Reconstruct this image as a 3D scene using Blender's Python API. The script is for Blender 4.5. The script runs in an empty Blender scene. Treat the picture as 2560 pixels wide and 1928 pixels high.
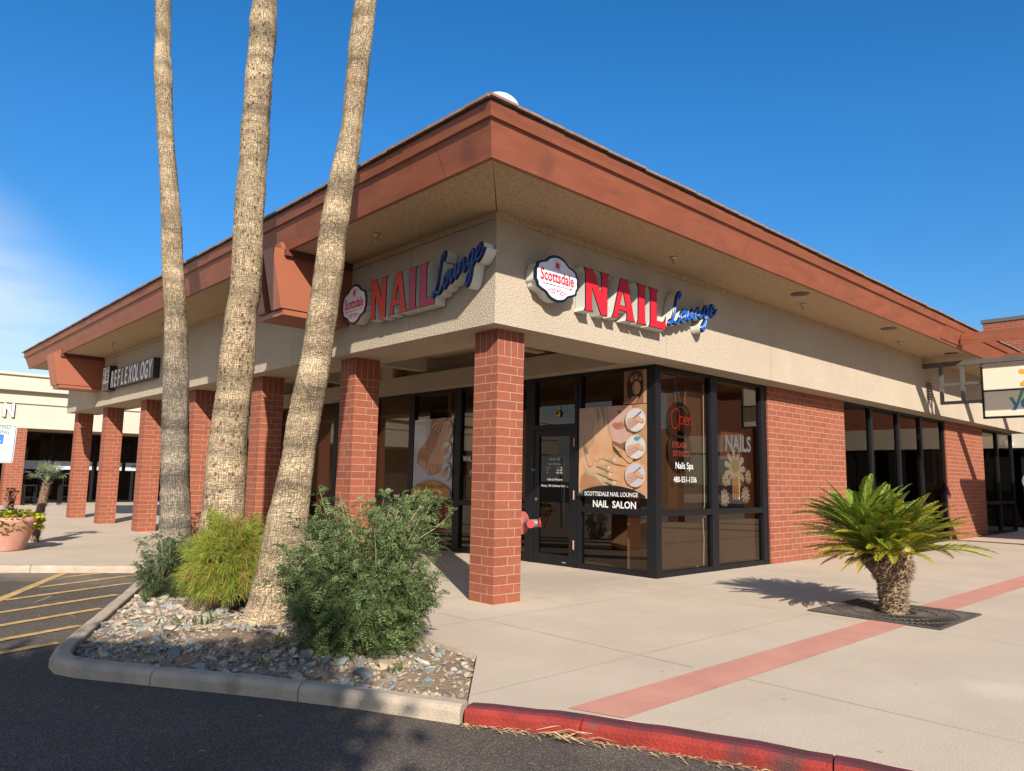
import bpy, bmesh, math, random
import numpy as np
from mathutils import Vector, Matrix
from mathutils.geometry import tessellate_polygon
R = math.radians
S = bpy.context.scene
COL = S.collection

# ---------------------------------------------------------------- camera
yaw, pitch, roll = 0.7492, 0.1250, 0.0179
fwd = Vector((math.cos(pitch)*math.sin(yaw), math.cos(pitch)*math.cos(yaw), math.sin(pitch)))
rt = Vector((math.cos(yaw), -math.sin(yaw), 0)); up = rt.cross(fwd)
r_ = rt*math.cos(roll)+up*math.sin(roll); u_ = -rt*math.sin(roll)+up*math.cos(roll)
CAM = Vector((-5.4884, -6.1421, 1.3614))
cd = bpy.data.cameras.new('camera'); cam = bpy.data.objects.new('camera', cd); COL.objects.link(cam)
m = Matrix((r_, u_, -fwd)).transposed().to_4x4(); m.translation = CAM; cam.matrix_world = m
cd.sensor_width = 36; cd.lens = 36*1849.36/2560; cd.clip_start = .05; cd.clip_end = 2000
S.camera = cam

# ---------------------------------------------------------------- light
SUN_AZ = R(30.5)      # light travels towards (+sin, +cos)
SUN_EL = R(29.4)
w = bpy.data.worlds.new('World'); S.world = w; w.use_nodes = True
nt = w.node_tree; bg = nt.nodes['Background']; bg.inputs['Strength'].default_value = .11
sky = nt.nodes.new('ShaderNodeTexSky'); sky.sky_type = 'NISHITA'; sky.sun_disc = False
sky.sun_elevation = SUN_EL; sky.sun_rotation = math.pi+SUN_AZ
sky.altitude = 400; sky.air_density = 1.0; sky.dust_density = .25; sky.ozone_density = 4.5
hs = nt.nodes.new('ShaderNodeHueSaturation'); hs.inputs['Saturation'].default_value = 1.27
nt.links.new(sky.outputs[0], hs.inputs['Color'])
# clear desert air: tone the bright band near the horizon down a little
tcg = nt.nodes.new('ShaderNodeTexCoord'); spg = nt.nodes.new('ShaderNodeSeparateXYZ'); nt.links.new(tcg.outputs['Generated'], spg.inputs[0])
mg = nt.nodes.new('ShaderNodeMapRange'); mg.inputs[1].default_value = .0; mg.inputs[2].default_value = .42; mg.inputs[3].default_value = .60; mg.inputs[4].default_value = .93
nt.links.new(spg.outputs[2], mg.inputs[0]); nt.links.new(mg.outputs[0], hs.inputs['Value'])
tc = nt.nodes.new('ShaderNodeTexCoord'); mp = nt.nodes.new('ShaderNodeMapping')
mp.inputs['Scale'].default_value = (1.0, 1.0, 7)
nz = nt.nodes.new('ShaderNodeTexNoise'); nz.inputs['Scale'].default_value = 2.8; nz.inputs['Detail'].default_value = 7
nz.inputs['Roughness'].default_value = .55
nt.links.new(tc.outputs['Generated'], mp.inputs[0]); nt.links.new(mp.outputs[0], nz.inputs['Vector'])
cr = nt.nodes.new('ShaderNodeValToRGB'); cr.color_ramp.elements[0].position = .25; cr.color_ramp.elements[0].color = (.3,.3,.3,1); cr.color_ramp.elements[1].position = .70
nt.links.new(nz.outputs[0], cr.inputs[0])
# wispy cloud bank low in the north-north-west sky
spc = nt.nodes.new('ShaderNodeSeparateXYZ'); nt.links.new(tc.outputs['Generated'], spc.inputs[0])
ma_ = nt.nodes.new('ShaderNodeMath'); ma_.operation = 'MULTIPLY_ADD'; ma_.inputs[1].default_value = -.75; ma_.inputs[2].default_value = .46
nt.links.new(spc.outputs[0], ma_.inputs[0])
n2_ = nt.nodes.new('ShaderNodeTexNoise'); n2_.inputs['Scale'].default_value = 3.0; n2_.inputs['Detail'].default_value = 4; nt.links.new(tc.outputs['Generated'], n2_.inputs['Vector'])
mb_ = nt.nodes.new('ShaderNodeMath'); mb_.operation = 'MULTIPLY_ADD'; mb_.inputs[1].default_value = .14; nt.links.new(n2_.outputs[0], mb_.inputs[0]); nt.links.new(ma_.outputs[0], mb_.inputs[2])
mc_ = nt.nodes.new('ShaderNodeMath'); mc_.operation = 'SUBTRACT'; nt.links.new(mb_.outputs[0], mc_.inputs[0]); nt.links.new(spc.outputs[2], mc_.inputs[1])
mr = nt.nodes.new('ShaderNodeMapRange'); mr.interpolation_type = 'SMOOTHSTEP'; mr.inputs[1].default_value = .10; mr.inputs[2].default_value = .32; mr.inputs[4].default_value = 1
nt.links.new(mc_.outputs[0], mr.inputs[0])
mu = nt.nodes.new('ShaderNodeMath'); mu.operation = 'MULTIPLY'; mu.use_clamp = True
nt.links.new(cr.outputs[0], mu.inputs[0]); nt.links.new(mr.outputs[0], mu.inputs[1])
mx = nt.nodes.new('ShaderNodeMix'); mx.data_type = 'RGBA'
nt.links.new(mu.outputs[0], mx.inputs[0]); nt.links.new(hs.outputs[0], mx.inputs[6]); mx.inputs[7].default_value = (5.4, 5.7, 6.0, 1)
nt.links.new(mx.outputs[2], bg.inputs['Color'])
sl = bpy.data.lights.new('sun', 'SUN'); sl.energy = 5.0; sl.angle = R(.5); sl.color = (1, .93, .82)
so = bpy.data.objects.new('sun', sl); COL.objects.link(so)
sd = Vector((math.sin(SUN_AZ)*math.cos(SUN_EL), math.cos(SUN_AZ)*math.cos(SUN_EL), -math.sin(SUN_EL)))
so.rotation_euler = sd.to_track_quat('-Z', 'Y').to_euler(); so.location = (-10, -17, 12)
S.view_settings.view_transform = 'Standard'; S.view_settings.look = 'None'
S.view_settings.exposure = 0.80; S.view_settings.gamma = 1
S.cycles.max_bounces = 7; S.cycles.diffuse_bounces = 3; S.cycles.glossy_bounces = 3
S.cycles.transparent_max_bounces = 12; S.cycles.use_denoising = True

# ---------------------------------------------------------------- materials
def NN(nt, t, **kw):
    n = nt.nodes.new('ShaderNode'+t)
    for k, v in kw.items():
        if k in n.inputs: n.inputs[k].default_value = v
        else: setattr(n, k, v)
    return n
MATS = {}
def mat(name, col, rough=.7, var=.0, scale=8, bump=0, bscale=60, spec=.4, metal=0, col2=None, detail=6, bdist=.01,
        emit=0, coat=0, stretch=None, island=0, trans=0, stain=None):
    if name in MATS: return MATS[name]
    M = bpy.data.materials.new(name); M.use_nodes = True; nt = M.node_tree; b = nt.nodes['Principled BSDF']; L = nt.links.new
    b.inputs['Roughness'].default_value = rough; b.inputs['Metallic'].default_value = metal
    b.inputs['Specular IOR Level'].default_value = spec
    if coat: b.inputs['Coat Weight'].default_value = coat; b.inputs['Coat Roughness'].default_value = .03
    tc = NN(nt, 'TexCoord'); vec = tc.outputs['Object']
    if stretch:
        mp = NN(nt, 'Mapping'); mp.inputs['Scale'].default_value = stretch; L(vec, mp.inputs[0]); vec = mp.outputs[0]
    c1 = (*col, 1); c2 = (*(col2 or [max(0, c*(1-var)) for c in col]), 1)
    if var or col2:
        n = NN(nt, 'TexNoise', Scale=scale, Detail=detail, Roughness=.6); L(vec, n.inputs['Vector'])
        r = NN(nt, 'ValToRGB'); r.color_ramp.elements[0].position = .32; r.color_ramp.elements[1].position = .68
        r.color_ramp.elements[0].color = c2; r.color_ramp.elements[1].color = c1
        L(n.outputs[0], r.inputs[0]); out = r.outputs[0]
    else:
        rgb = NN(nt, 'RGB'); rgb.outputs[0].default_value = c1; out = rgb.outputs[0]
    if island:
        g = NN(nt, 'NewGeometry'); h = NN(nt, 'HueSaturation')
        mr = NN(nt, 'MapRange'); mr.inputs[3].default_value = 1-island; mr.inputs[4].default_value = 1+island
        L(g.outputs['Random Per Island'], mr.inputs[0]); L(mr.outputs[0], h.inputs['Value'])
        mr2 = NN(nt, 'MapRange'); mr2.inputs[3].default_value = .5-island*.06; mr2.inputs[4].default_value = .5+island*.05
        m7 = NN(nt, 'Math', operation='FRACT'); m8 = NN(nt, 'Math', operation='MULTIPLY'); m8.inputs[1].default_value = 7.3
        L(g.outputs['Random Per Island'], m8.inputs[0]); L(m8.outputs[0], m7.inputs[0]); L(m7.outputs[0], mr2.inputs[0]); L(mr2.outputs[0], h.inputs['Hue'])
        L(out, h.inputs['Color']); out = h.outputs[0]
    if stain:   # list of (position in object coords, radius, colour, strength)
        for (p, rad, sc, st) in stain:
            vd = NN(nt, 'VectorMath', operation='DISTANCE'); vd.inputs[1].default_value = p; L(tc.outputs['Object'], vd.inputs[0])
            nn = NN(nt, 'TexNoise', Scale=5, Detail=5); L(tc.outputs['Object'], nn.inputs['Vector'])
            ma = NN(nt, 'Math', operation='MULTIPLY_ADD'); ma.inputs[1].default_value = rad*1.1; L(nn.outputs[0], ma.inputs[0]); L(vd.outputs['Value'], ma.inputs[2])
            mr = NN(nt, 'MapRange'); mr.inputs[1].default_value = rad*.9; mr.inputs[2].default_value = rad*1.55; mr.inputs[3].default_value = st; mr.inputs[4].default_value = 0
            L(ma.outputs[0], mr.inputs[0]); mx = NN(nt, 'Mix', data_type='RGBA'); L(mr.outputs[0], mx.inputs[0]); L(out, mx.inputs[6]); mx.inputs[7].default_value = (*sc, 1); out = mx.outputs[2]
    L(out, b.inputs['Base Color'])
    if emit: b.inputs['Emission Color'].default_value = c1; b.inputs['Emission Strength'].default_value = emit
    if bump:
        n = NN(nt, 'TexNoise', Scale=bscale, Detail=4, Roughness=.6); L(vec, n.inputs['Vector'])
        bp = NN(nt, 'Bump', Strength=bump, Distance=bdist); L(n.outputs[0], bp.inputs['Height']); L(bp.outputs[0], b.inputs['Normal'])
    if trans:
        tr = NN(nt, 'BsdfTranslucent'); L(out, tr.inputs[0]); ms = NN(nt, 'MixShader'); ms.inputs[0].default_value = trans
        L(b.outputs[0], ms.inputs[1]); L(tr.outputs[0], ms.inputs[2]); L(ms.outputs[0], nt.nodes['Material Output'].inputs[0])
    MATS[name] = M; return M

def brick_mat(name, c1, c2, mortar, offset, soldier=None, row=.1016, bw=.3048):
    M = bpy.data.materials.new(name); M.use_nodes = True; nt = M.node_tree; b = nt.nodes['Principled BSDF']; L = nt.links.new
    b.inputs['Roughness'].default_value = .82; b.inputs['Specular IOR Level'].default_value = .25
    uv = NN(nt, 'UVMap')
    def brick(vec, off, bw_, rh):
        t = NN(nt, 'TexBrick'); t.offset = off; t.inputs['Scale'].default_value = 1
        t.inputs['Color1'].default_value = (*c1, 1); t.inputs['Color2'].default_value = (*c2, 1); t.inputs['Mortar'].default_value = (*mortar, 1)
        t.inputs['Mortar Size'].default_value = .0045; t.inputs['Mortar Smooth'].default_value = .15; t.inputs['Bias'].default_value = -.1
        t.inputs['Brick Width'].default_value = bw_; t.inputs['Row Height'].default_value = rh
        L(vec, t.inputs['Vector']); return t
    nd = NN(nt, 'TexNoise', Scale=9, Detail=3); L(uv.outputs[0], nd.inputs['Vector'])
    sc = NN(nt, 'VectorMath', operation='MULTIPLY_ADD'); sc.inputs[1].default_value = (.004, .005, 0); L(nd.outputs['Color'], sc.inputs[0]); L(uv.outputs[0], sc.inputs[2])
    base = brick(sc.outputs[0], offset, bw, row); colr = base.outputs['Color']; fac = base.outputs['Fac']
    if soldier:
        sb = brick(sc.outputs[0], 0, row, .3048); sp = NN(nt, 'SeparateXYZ'); L(uv.outputs[0], sp.inputs[0])
        gt = NN(nt, 'Math', operation='GREATER_THAN'); gt.inputs[1].default_value = soldier; L(sp.outputs[1], gt.inputs[0])
        mx = NN(nt, 'Mix', data_type='RGBA'); L(gt.outputs[0], mx.inputs[0]); L(colr, mx.inputs[6]); L(sb.outputs['Color'], mx.inputs[7]); colr = mx.outputs[2]
        mf = NN(nt, 'Mix', data_type='FLOAT'); L(gt.outputs[0], mf.inputs[0]); L(fac, mf.inputs[2]); L(sb.outputs['Fac'], mf.inputs[3]); fac = mf.outputs[0]
    n = NN(nt, 'TexNoise', Scale=18, Detail=8, Roughness=.7); L(uv.outputs[0], n.inputs['Vector'])
    r = NN(nt, 'ValToRGB'); r.color_ramp.elements[0].position = .3; r.color_ramp.elements[0].color = (.80, .78, .78, 1); r.color_ramp.elements[1].position = .7; r.color_ramp.elements[1].color = (1.08, 1.06, 1.05, 1)
    L(n.outputs[0], r.inputs[0]); mm = NN(nt, 'Mix', data_type='RGBA', blend_type='MULTIPLY'); mm.inputs[0].default_value = 1
    L(colr, mm.inputs[6]); L(r.outputs[0], mm.inputs[7]); out = mm.outputs[2]
    # pale efflorescence specks
    n2 = NN(nt, 'TexNoise', Scale=55, Detail=2); L(uv.outputs[0], n2.inputs['Vector'])
    r2 = NN(nt, 'ValToRGB'); r2.color_ramp.elements[0].position = .70; r2.color_ramp.elements[1].position = .76; L(n2.outputs[0], r2.inputs[0])
    m2 = NN(nt, 'Mix', data_type='RGBA'); m3 = NN(nt, 'Math', operation='MULTIPLY'); m3.inputs[1].default_value = .25
    L(r2.outputs[0], m3.inputs[0]); L(m3.outputs[0], m2.inputs[0]); L(out, m2.inputs[6]); m2.inputs[7].default_value = (.62, .45, .38, 1)
    L(m2.outputs[2], b.inputs['Base Color'])
    iv = NN(nt, 'Math', operation='SUBTRACT'); iv.inputs[0].default_value = 1; L(fac, iv.inputs[1])
    n3 = NN(nt, 'TexNoise', Scale=120, Detail=3); L(uv.outputs[0], n3.inputs['Vector'])
    ad = NN(nt, 'Math', operation='MULTIPLY_ADD'); ad.inputs[1].default_value = .25; L(n3.outputs[0], ad.inputs[0]); L(iv.outputs[0], ad.inputs[2])
    bp = NN(nt, 'Bump', Strength=.55, Distance=.006); L(ad.outputs[0], bp.inputs['Height']); L(bp.outputs[0], b.inputs['Normal'])
    return M

def glass_mat(name, tint=.55, warm=(1, .86, .70), refl=1.0, rough=.0):
    M = bpy.data.materials.new(name); M.use_nodes = True; nt = M.node_tree; L = nt.links.new
    nt.nodes.remove(nt.nodes['Principled BSDF'])
    tr = NN(nt, 'BsdfTransparent'); tr.inputs[0].default_value = (tint*warm[0], tint*warm[1], tint*warm[2], 1)
    gl = NN(nt, 'BsdfGlossy'); gl.inputs['Roughness'].default_value = rough; gl.inputs[0].default_value = (refl, refl*.93, refl*.84, 1)
    fr = NN(nt, 'Fresnel'); ge_ = NN(nt, 'NewGeometry'); mi_ = NN(nt, 'MapRange'); mi_.inputs[3].default_value = 1.6; mi_.inputs[4].default_value = .625; L(ge_.outputs['Backfacing'], mi_.inputs[0]); L(mi_.outputs[0], fr.inputs[0])
    n = NN(nt, 'TexNoise', Scale=1.3, Detail=1); tc = NN(nt, 'TexCoord'); L(tc.outputs['Object'], n.inputs['Vector'])
    bp = NN(nt, 'Bump', Strength=.04, Distance=.02); L(n.outputs[0], bp.inputs['Height']); L(bp.outputs[0], gl.inputs['Normal'])
    ms = NN(nt, 'MixShader'); L(fr.outputs[0], ms.inputs[0]); L(tr.outputs[0], ms.inputs[1]); L(gl.outputs[0], ms.inputs[2])
    L(ms.outputs[0], nt.nodes['Material Output'].inputs[0]); return M

BRICK_C = ((.262, .080, .043), (.212, .063, .036))
M_BRICKC = brick_mat('brick_column', *BRICK_C, (.37, .235, .17), .333, soldier=2.7432)
M_BRICKW = brick_mat('brick_wall', (.265, .083, .045), (.215, .066, .037), (.40, .26, .185), .5)
M_STUCCO = mat('stucco', (.43, .355, .27), .95, .10, 1.3, bump=1, bscale=48, spec=.1, bdist=.022)
M_STUCCO2 = mat('stucco_pale', (.50, .44, .355), .95, .08, .9, bump=.5, bscale=30, spec=.1, bdist=.01)
M_SOFFIT = mat('soffit_stucco', (.52, .385, .245), .95, .45, 38, bump=.7, bscale=75, spec=.1, bdist=.012)
M_BROWN = mat('brown_paint', (.258, .078, .040), .5, .30, 1.6, bump=.25, bscale=22, spec=.35, stretch=(1, 1, 5), detail=9, stain=[((-.55,-1.28,4.42), .16, (.13,.045,.03), .55), ((-1.29,-.95,4.40), .18, (.10,.035,.025), .6), ((2.1,-1.28,4.4), .2, (.17,.06,.035), .4), ((6.5,-1.28,4.4), .25, (.17,.06,.035), .4), ((-1.29,1.6,4.42), .25, (.13,.045,.03), .4)])
M_BROWN2 = mat('brown_metal', (.27, .088, .048), .45, .06, 2, spec=.4)
M_BROWND = mat('brown_dark', (.11, .033, .02), .6, .2, 4)
M_TILE = mat('roof_tile', (.24, .15, .115), .9, .4, 14, bump=.5, bscale=70)
M_CONC = None
M_FRAME = mat('dark_frame', (.007, .007, .009), .45, .2, 6, spec=.3)
M_GLASS = glass_mat('bronze_glass', .52)
M_GLASSD = glass_mat('dark_glass', .22, refl=.62)
M_INT = mat('interior_wall', (.34, .25, .17), .9, .2, 2)
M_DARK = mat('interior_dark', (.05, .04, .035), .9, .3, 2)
M_BLIND = mat('blind', (.50, .38, .25), .8, .1, 2)
M_BLACK = mat('black_plastic', (.010, .010, .011), .35, 0)
M_WHITE = mat('white_plastic', (.60, .60, .59), .35, .05, 3)
M_STEEL = mat('galvanised', (.42, .43, .44), .4, .25, 12, metal=.8)
M_CHROME = mat('chrome', (.6, .6, .6), .2, 0, metal=1)
M_LETTER = mat('white_vinyl', (.68, .68, .68), .5, 0)

# ---------------------------------------------------------------- mesh helpers
class MB:
    def __init__(s): s.v = []; s.f = []; s.m = []; s.mats = []
    def mi(s, M):
        if M not in s.mats: s.mats.append(M)
        return s.mats.index(M)
    def add(s, vs, fs, M):
        o = len(s.v); s.v += [tuple(p) for p in vs]; i = s.mi(M)
        for f in fs: s.f.append([o+k for k in f]); s.m.append(i)
        return s
    def box(s, x0, x1, y0, y1, z0, z1, M):
        if x0 > x1: x0, x1 = x1, x0
        if y0 > y1: y0, y1 = y1, y0
        if z0 > z1: z0, z1 = z1, z0
        return s.add([(x0,y0,z0),(x1,y0,z0),(x1,y1,z0),(x0,y1,z0),(x0,y0,z1),(x1,y0,z1),(x1,y1,z1),(x0,y1,z1)],
                     [(0,3,2,1),(4,5,6,7),(0,1,5,4),(1,2,6,5),(2,3,7,6),(3,0,4,7)], M)
    def hexa(s, P, M):   # 8 points: bottom ring 0-3, top ring 4-7
        return s.add(P, [(0,3,2,1),(4,5,6,7),(0,1,5,4),(1,2,6,5),(2,3,7,6),(3,0,4,7)], M)
    def bar(s, a, b, wd, M, h=None):
        a = Vector(a); b = Vector(b); d = (b-a).normalized(); h = h or wd
        q = Vector((0,0,1)) if abs(d.z) < .9 else Vector((1,0,0))
        n = d.cross(q).normalized()*wd/2; k = d.cross(n).normalized()*h/2
        return s.hexa([a-n-k, a+n-k, a+n+k, a-n+k, b-n-k, b+n-k, b+n+k, b-n+k], M)
    def prism(s, poly, d, M, caps=True):  # poly: list of Vectors, extruded by vector d
        n = len(poly); P = [Vector(p) for p in poly]; Q = [p+Vector(d) for p in P]
        fs = [(i, (i+1) % n, n+(i+1) % n, n+i) for i in range(n)]
        if caps:
            t = tessellate_polygon([P])
            fs += [tuple(x) for x in t]+[tuple(n+k for k in reversed(x)) for x in t]
        return s.add(P+Q, fs, M)
    def flat(s, poly, M):
        P = [Vector(p) for p in poly]; return s.add(P, [tuple(x) for x in tessellate_polygon([P])], M)
    def tube(s, path, rad, M, seg=12, cap=True):
        n = len(path); rad = rad if hasattr(rad, '__len__') else [rad]*n; vs = []; prev = None
        P = [Vector(p) for p in path]
        for i, p in enumerate(P):
            d = (P[min(i+1, n-1)]-P[max(i-1, 0)]).normalized()
            if prev is None:
                q = Vector((0,0,1)) if abs(d.z) < .9 else Vector((1,0,0)); a = d.cross(q).normalized()
            else: a = (prev-d*prev.dot(d)).normalized()
            prev = a; b = d.cross(a)
            for k in range(seg):
                t = 2*math.pi*k/seg; vs.append(p+(a*math.cos(t)+b*math.sin(t))*rad[i])
        fs = [(i*seg+k, i*seg+(k+1) % seg, (i+1)*seg+(k+1) % seg, (i+1)*seg+k) for i in range(n-1) for k in range(seg)]
        if cap: fs += [tuple(reversed(range(seg))), tuple(range((n-1)*seg, n*seg))]
        return s.add(vs, fs, M)
    def lathe(s, c, prof, M, seg=32, axis='z'):
        c = Vector(c); vs = []
        for (r, h) in prof:
            for k in range(seg):
                t = 2*math.pi*k/seg; a, b = r*math.cos(t), r*math.sin(t)
                vs.append(c+(Vector((a,b,h)) if axis == 'z' else Vector((a,h,b)) if axis == 'y' else Vector((h,a,b))))
        n = len(prof); fs = [(i*seg+k, i*seg+(k+1) % seg, (i+1)*seg+(k+1) % seg, (i+1)*seg+k) for i in range(n-1) for k in range(seg)]
        if prof[0][0] > 1e-4: fs.append(tuple(reversed(range(seg))))
        if prof[-1][0] > 1e-4: fs.append(tuple(range((n-1)*seg, n*seg)))
        return s.add(vs, fs, M)
    def build(s, name, parent=None, loc=(0,0,0), smooth=False, ux=0, uy=0, rel=True):
        me = bpy.data.meshes.new(name); loc = Vector(loc)
        V = [tuple(Vector(v)-loc) for v in s.v] if rel else s.v
        me.from_pydata(V, [], s.f); me.update()
        for M in s.mats: me.materials.append(M)
        me.polygons.foreach_set('material_index', s.m)
        if len(me.loops) < 60000:
            uvl = me.uv_layers.new(name='UVMap'); dat = np.zeros((len(me.loops), 2), np.float32)
            for p in me.polygons:
                n = p.normal; ax = max(range(3), key=lambda i: abs(n[i]))
                for li in p.loop_indices:
                    q = V[me.loops[li].vertex_index]
                    dat[li] = (uy-q[1], q[2]+loc.z) if ax == 0 else (q[0]-ux, q[2]+loc.z) if ax == 1 else (q[0], q[1])
            uvl.data.foreach_set('uv', dat.ravel())
        if smooth: me.polygons.foreach_set('use_smooth', [True]*len(me.polygons))
        o = bpy.data.objects.new(name, me); COL.objects.link(o)
        o.location = loc
        if parent is not None:
            o.parent = parent; o.location = loc-parent_world(parent)
        me.validate()
        return o
def parent_world(p):
    v = Vector((0,0,0))
    while p is not None: v += p.location; p = p.parent
    return v
def tag(o, label=None, cat=None, group=None, kind=None):
    if label: o['label'] = label
    if cat: o['category'] = cat
    if group: o['group'] = group
    if kind: o['kind'] = kind
    return o
def empty(name, loc, label, cat, group=None):
    o = bpy.data.objects.new(name, None); COL.objects.link(o); o.location = loc; o.empty_display_size = .2
    return tag(o, label, cat, group)
class Fr:   # a 2-D drawing frame on a wall: u right, v up, w outwards
    def __init__(s, o, u, v, w): s.o, s.u, s.v, s.w = Vector(o), Vector(u), Vector(v), Vector(w)
    def __call__(s, a, b, c=0): return s.o+s.u*a+s.v*b+s.w*c
    def poly(s, mb, pts, c, M): return mb.flat([s(a, b, c) for a, b in pts], M)
    def prism(s, mb, pts, c0, c1, M): return mb.prism([s(a, b, c0) for a, b in pts], s.w*(c1-c0), M)
def ell(cx, cy, rx, ry, n=28, a0=0, a1=360):
    return [(cx+rx*math.cos(R(a0+(a1-a0)*i/n)), cy+ry*math.sin(R(a0+(a1-a0)*i/n))) for i in range(n if a1-a0 == 360 else n+1)]
def capsule(a, b, ra, rb, n=7):
    ang = math.atan2(b[1]-a[1], b[0]-a[0]); out = []
    for i in range(n+1):
        t = ang+math.pi/2+math.pi*i/n; out.append((a[0]+ra*math.cos(t), a[1]+ra*math.sin(t)))
    for i in range(n+1):
        t = ang-math.pi/2+math.pi*i/n; out.append((b[0]+rb*math.cos(t), b[1]+rb*math.sin(t)))
    return out
def crom(pts, n=6):
    P = [pts[0]]+list(pts)+[pts[-1]]; out = []
    for i in range(1, len(P)-2):
        p0, p1, p2, p3 = [np.array(P[i+k], float) for k in (-1, 0, 1, 2)]
        for j in range(n):
            t = j/n; out.append(tuple(.5*((2*p1)+(-p0+p2)*t+(2*p0-5*p1+4*p2-p3)*t*t+(-p0+3*p1-3*p2+p3)*t**3)))
    out.append(tuple(pts[-1])); return out
def stroke(mb, fr, pts, wd, c0, c1, M):   # a ribbon with a slightly crowned front
    n = len(pts); P = np.array(pts); vs = []
    for i in range(n):
        d = P[min(i+1, n-1)]-P[max(i-1, 0)]; L = np.hypot(*d) or 1; nx, ny = -d[1]/L, d[0]/L
        for (k, c) in ((-1, c0), (-1, c1-wd*.35), (-.7, c1-wd*.05), (0, c1), (.7, c1-wd*.05), (1, c1-wd*.35), (1, c0)):
            vs.append(fr(P[i][0]+nx*k*wd, P[i][1]+ny*k*wd, c))
    fs = [(i*7+k, i*7+k+1, (i+1)*7+k+1, (i+1)*7+k) for i in range(n-1) for k in range(6)]
    fs += [tuple(range(7)), tuple(reversed(range((n-1)*7, n*7)))]
    mb.add(vs, fs, M)
_fc = {}
def text(mb, fr, s, u, v, h, M, c=0, ext=0, xs=1, bold=0, align='LEFT', slant=0, fit=None):
    key = (s, bold, align)
    if key not in _fc:
        cu = bpy.data.curves.new('t', 'FONT'); cu.body = s; cu.size = 1; cu.offset = bold; cu.align_x = align; cu.resolution_u = 3; cu.fill_mode = 'FRONT'
        ob = bpy.data.objects.new('t', cu); COL.objects.link(ob); dg = bpy.context.evaluated_depsgraph_get(); dg.update()
        me = bpy.data.meshes.new_from_object(ob.evaluated_get(dg)); bpy.data.objects.remove(ob)
        bm = bmesh.new(); bm.from_mesh(me); bmesh.ops.remove_doubles(bm, verts=bm.verts, dist=1e-5)
        vs = [x.co.copy() for x in bm.verts]; fs = [[a.index for a in f.verts] for f in bm.faces]; be = [[a.index for a in e.verts] for e in bm.edges if e.is_boundary]
        bm.free(); bpy.data.meshes.remove(me); _fc[key] = (vs, fs, be)
    vs, fs, be = _fc[key]; k = h/.70
    if fit: xs = fit/((max(a.x for a in vs)-min(a.x for a in vs))*k)
    P = [fr(u+(a.x*xs+a.y*slant)*k, v+a.y*k, c) for a in vs]
    if ext:
        n = len(P); Q = [p+fr.w*ext for p in P]
        mb.add(P+Q, [[n+i for i in f] for f in fs]+[(a, b, n+b, n+a) for a, b in be], M)
    else: mb.add(P, fs, M)

def np_mesh(name, V, F, M, parent=None, loc=(0,0,0), smooth=False, mi=None):
    me = bpy.data.meshes.new(name); V = np.asarray(V, np.float32)-np.array(loc, np.float32); F = np.asarray(F, np.int32)
    k = F.shape[1]
    me.vertices.add(len(V)); me.vertices.foreach_set('co', V.ravel())
    me.loops.add(F.size); me.loops.foreach_set('vertex_index', F.ravel())
    me.polygons.add(len(F)); me.polygons.foreach_set('loop_start', np.arange(0, F.size, k, dtype=np.int32))
    try: me.polygons.foreach_set('loop_total', np.full(len(F), k, np.int32))
    except Exception: pass
    for q in (M if isinstance(M, (list, tuple)) else [M]): me.materials.append(q)
    if mi is not None: me.polygons.foreach_set('material_index', np.asarray(mi, np.int32))
    if smooth: me.polygons.foreach_set('use_smooth', np.ones(len(F), bool))
    me.update(calc_edges=True); o = bpy.data.objects.new(name, me); COL.objects.link(o); o.location = loc
    if parent is not None: o.parent = parent; o.location = Vector(loc)-parent_world(parent)
    return o
rng = np.random.default_rng(7); random.seed(7)

# ================================================================= GROUND
def ground_sheet(name, poly, z, M, skirt=None):
    mb = MB(); P = [Vector((x, y, z)) for x, y in poly]
    if skirt is None: mb.flat(P, M)
    else: mb.prism([Vector((x, y, z-skirt)) for x, y in poly], (0, 0, skirt), M)
    o = mb.build(name); return tag(o, kind='structure')
ROADZ = -.10
def asph_mat():
    M = mat('asphalt', (.125, .102, .084), .93, .30, .8, spec=.2, detail=10,
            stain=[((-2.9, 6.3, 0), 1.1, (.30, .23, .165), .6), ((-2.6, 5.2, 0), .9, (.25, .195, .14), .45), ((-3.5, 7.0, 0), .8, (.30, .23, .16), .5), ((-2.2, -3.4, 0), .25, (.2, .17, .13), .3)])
    nt = M.node_tree; L = nt.links.new; b = nt.nodes['Principled BSDF']; src = b.inputs['Base Color'].links[0].from_socket
    tc = NN(nt, 'TexCoord'); v = NN(nt, 'TexVoronoi', Scale=150); L(tc.outputs['Object'], v.inputs['Vector'])
    r = NN(nt, 'ValToRGB'); e = r.color_ramp.elements; e[0].position = .0; e[0].color = (.45,.45,.45,1); e[1].position = 1; e[1].color = (1.9,1.8,1.7,1); k = e.new(.75); k.color = (.95,.95,.95,1)
    sp = NN(nt, 'SeparateColor'); L(v.outputs['Color'], sp.inputs[0]); L(sp.outputs[0], r.inputs[0])
    mm = NN(nt, 'Mix', data_type='RGBA', blend_type='MULTIPLY'); mm.inputs[0].default_value = 1; L(src, mm.inputs[6]); L(r.outputs[0], mm.inputs[7]); L(mm.outputs[2], b.inputs['Base Color'])
    bp = NN(nt, 'Bump', Strength=.9, Distance=.004, invert=True); L(v.outputs['Distance'], bp.inputs['Height']); L(bp.outputs[0], b.inputs['Normal'])
    return M
M_ASPH = asph_mat()
if 0: mat('asphalt', (.075, .072, .072), .92, .35, .9, bump=1.0, bscale=130, spec=.25, bdist=.012, detail=10,
             stain=[((-2.9, 6.3, 0), 1.1, (.27, .20, .14), .6), ((-2.6, 5.2, 0), .9, (.22, .17, .12), .45), ((-3.5, 7.0, 0), .8, (.27, .20, .14), .5), ((-2.2, -3.4, 0), .25, (.2, .17, .13), .3)])
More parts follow.
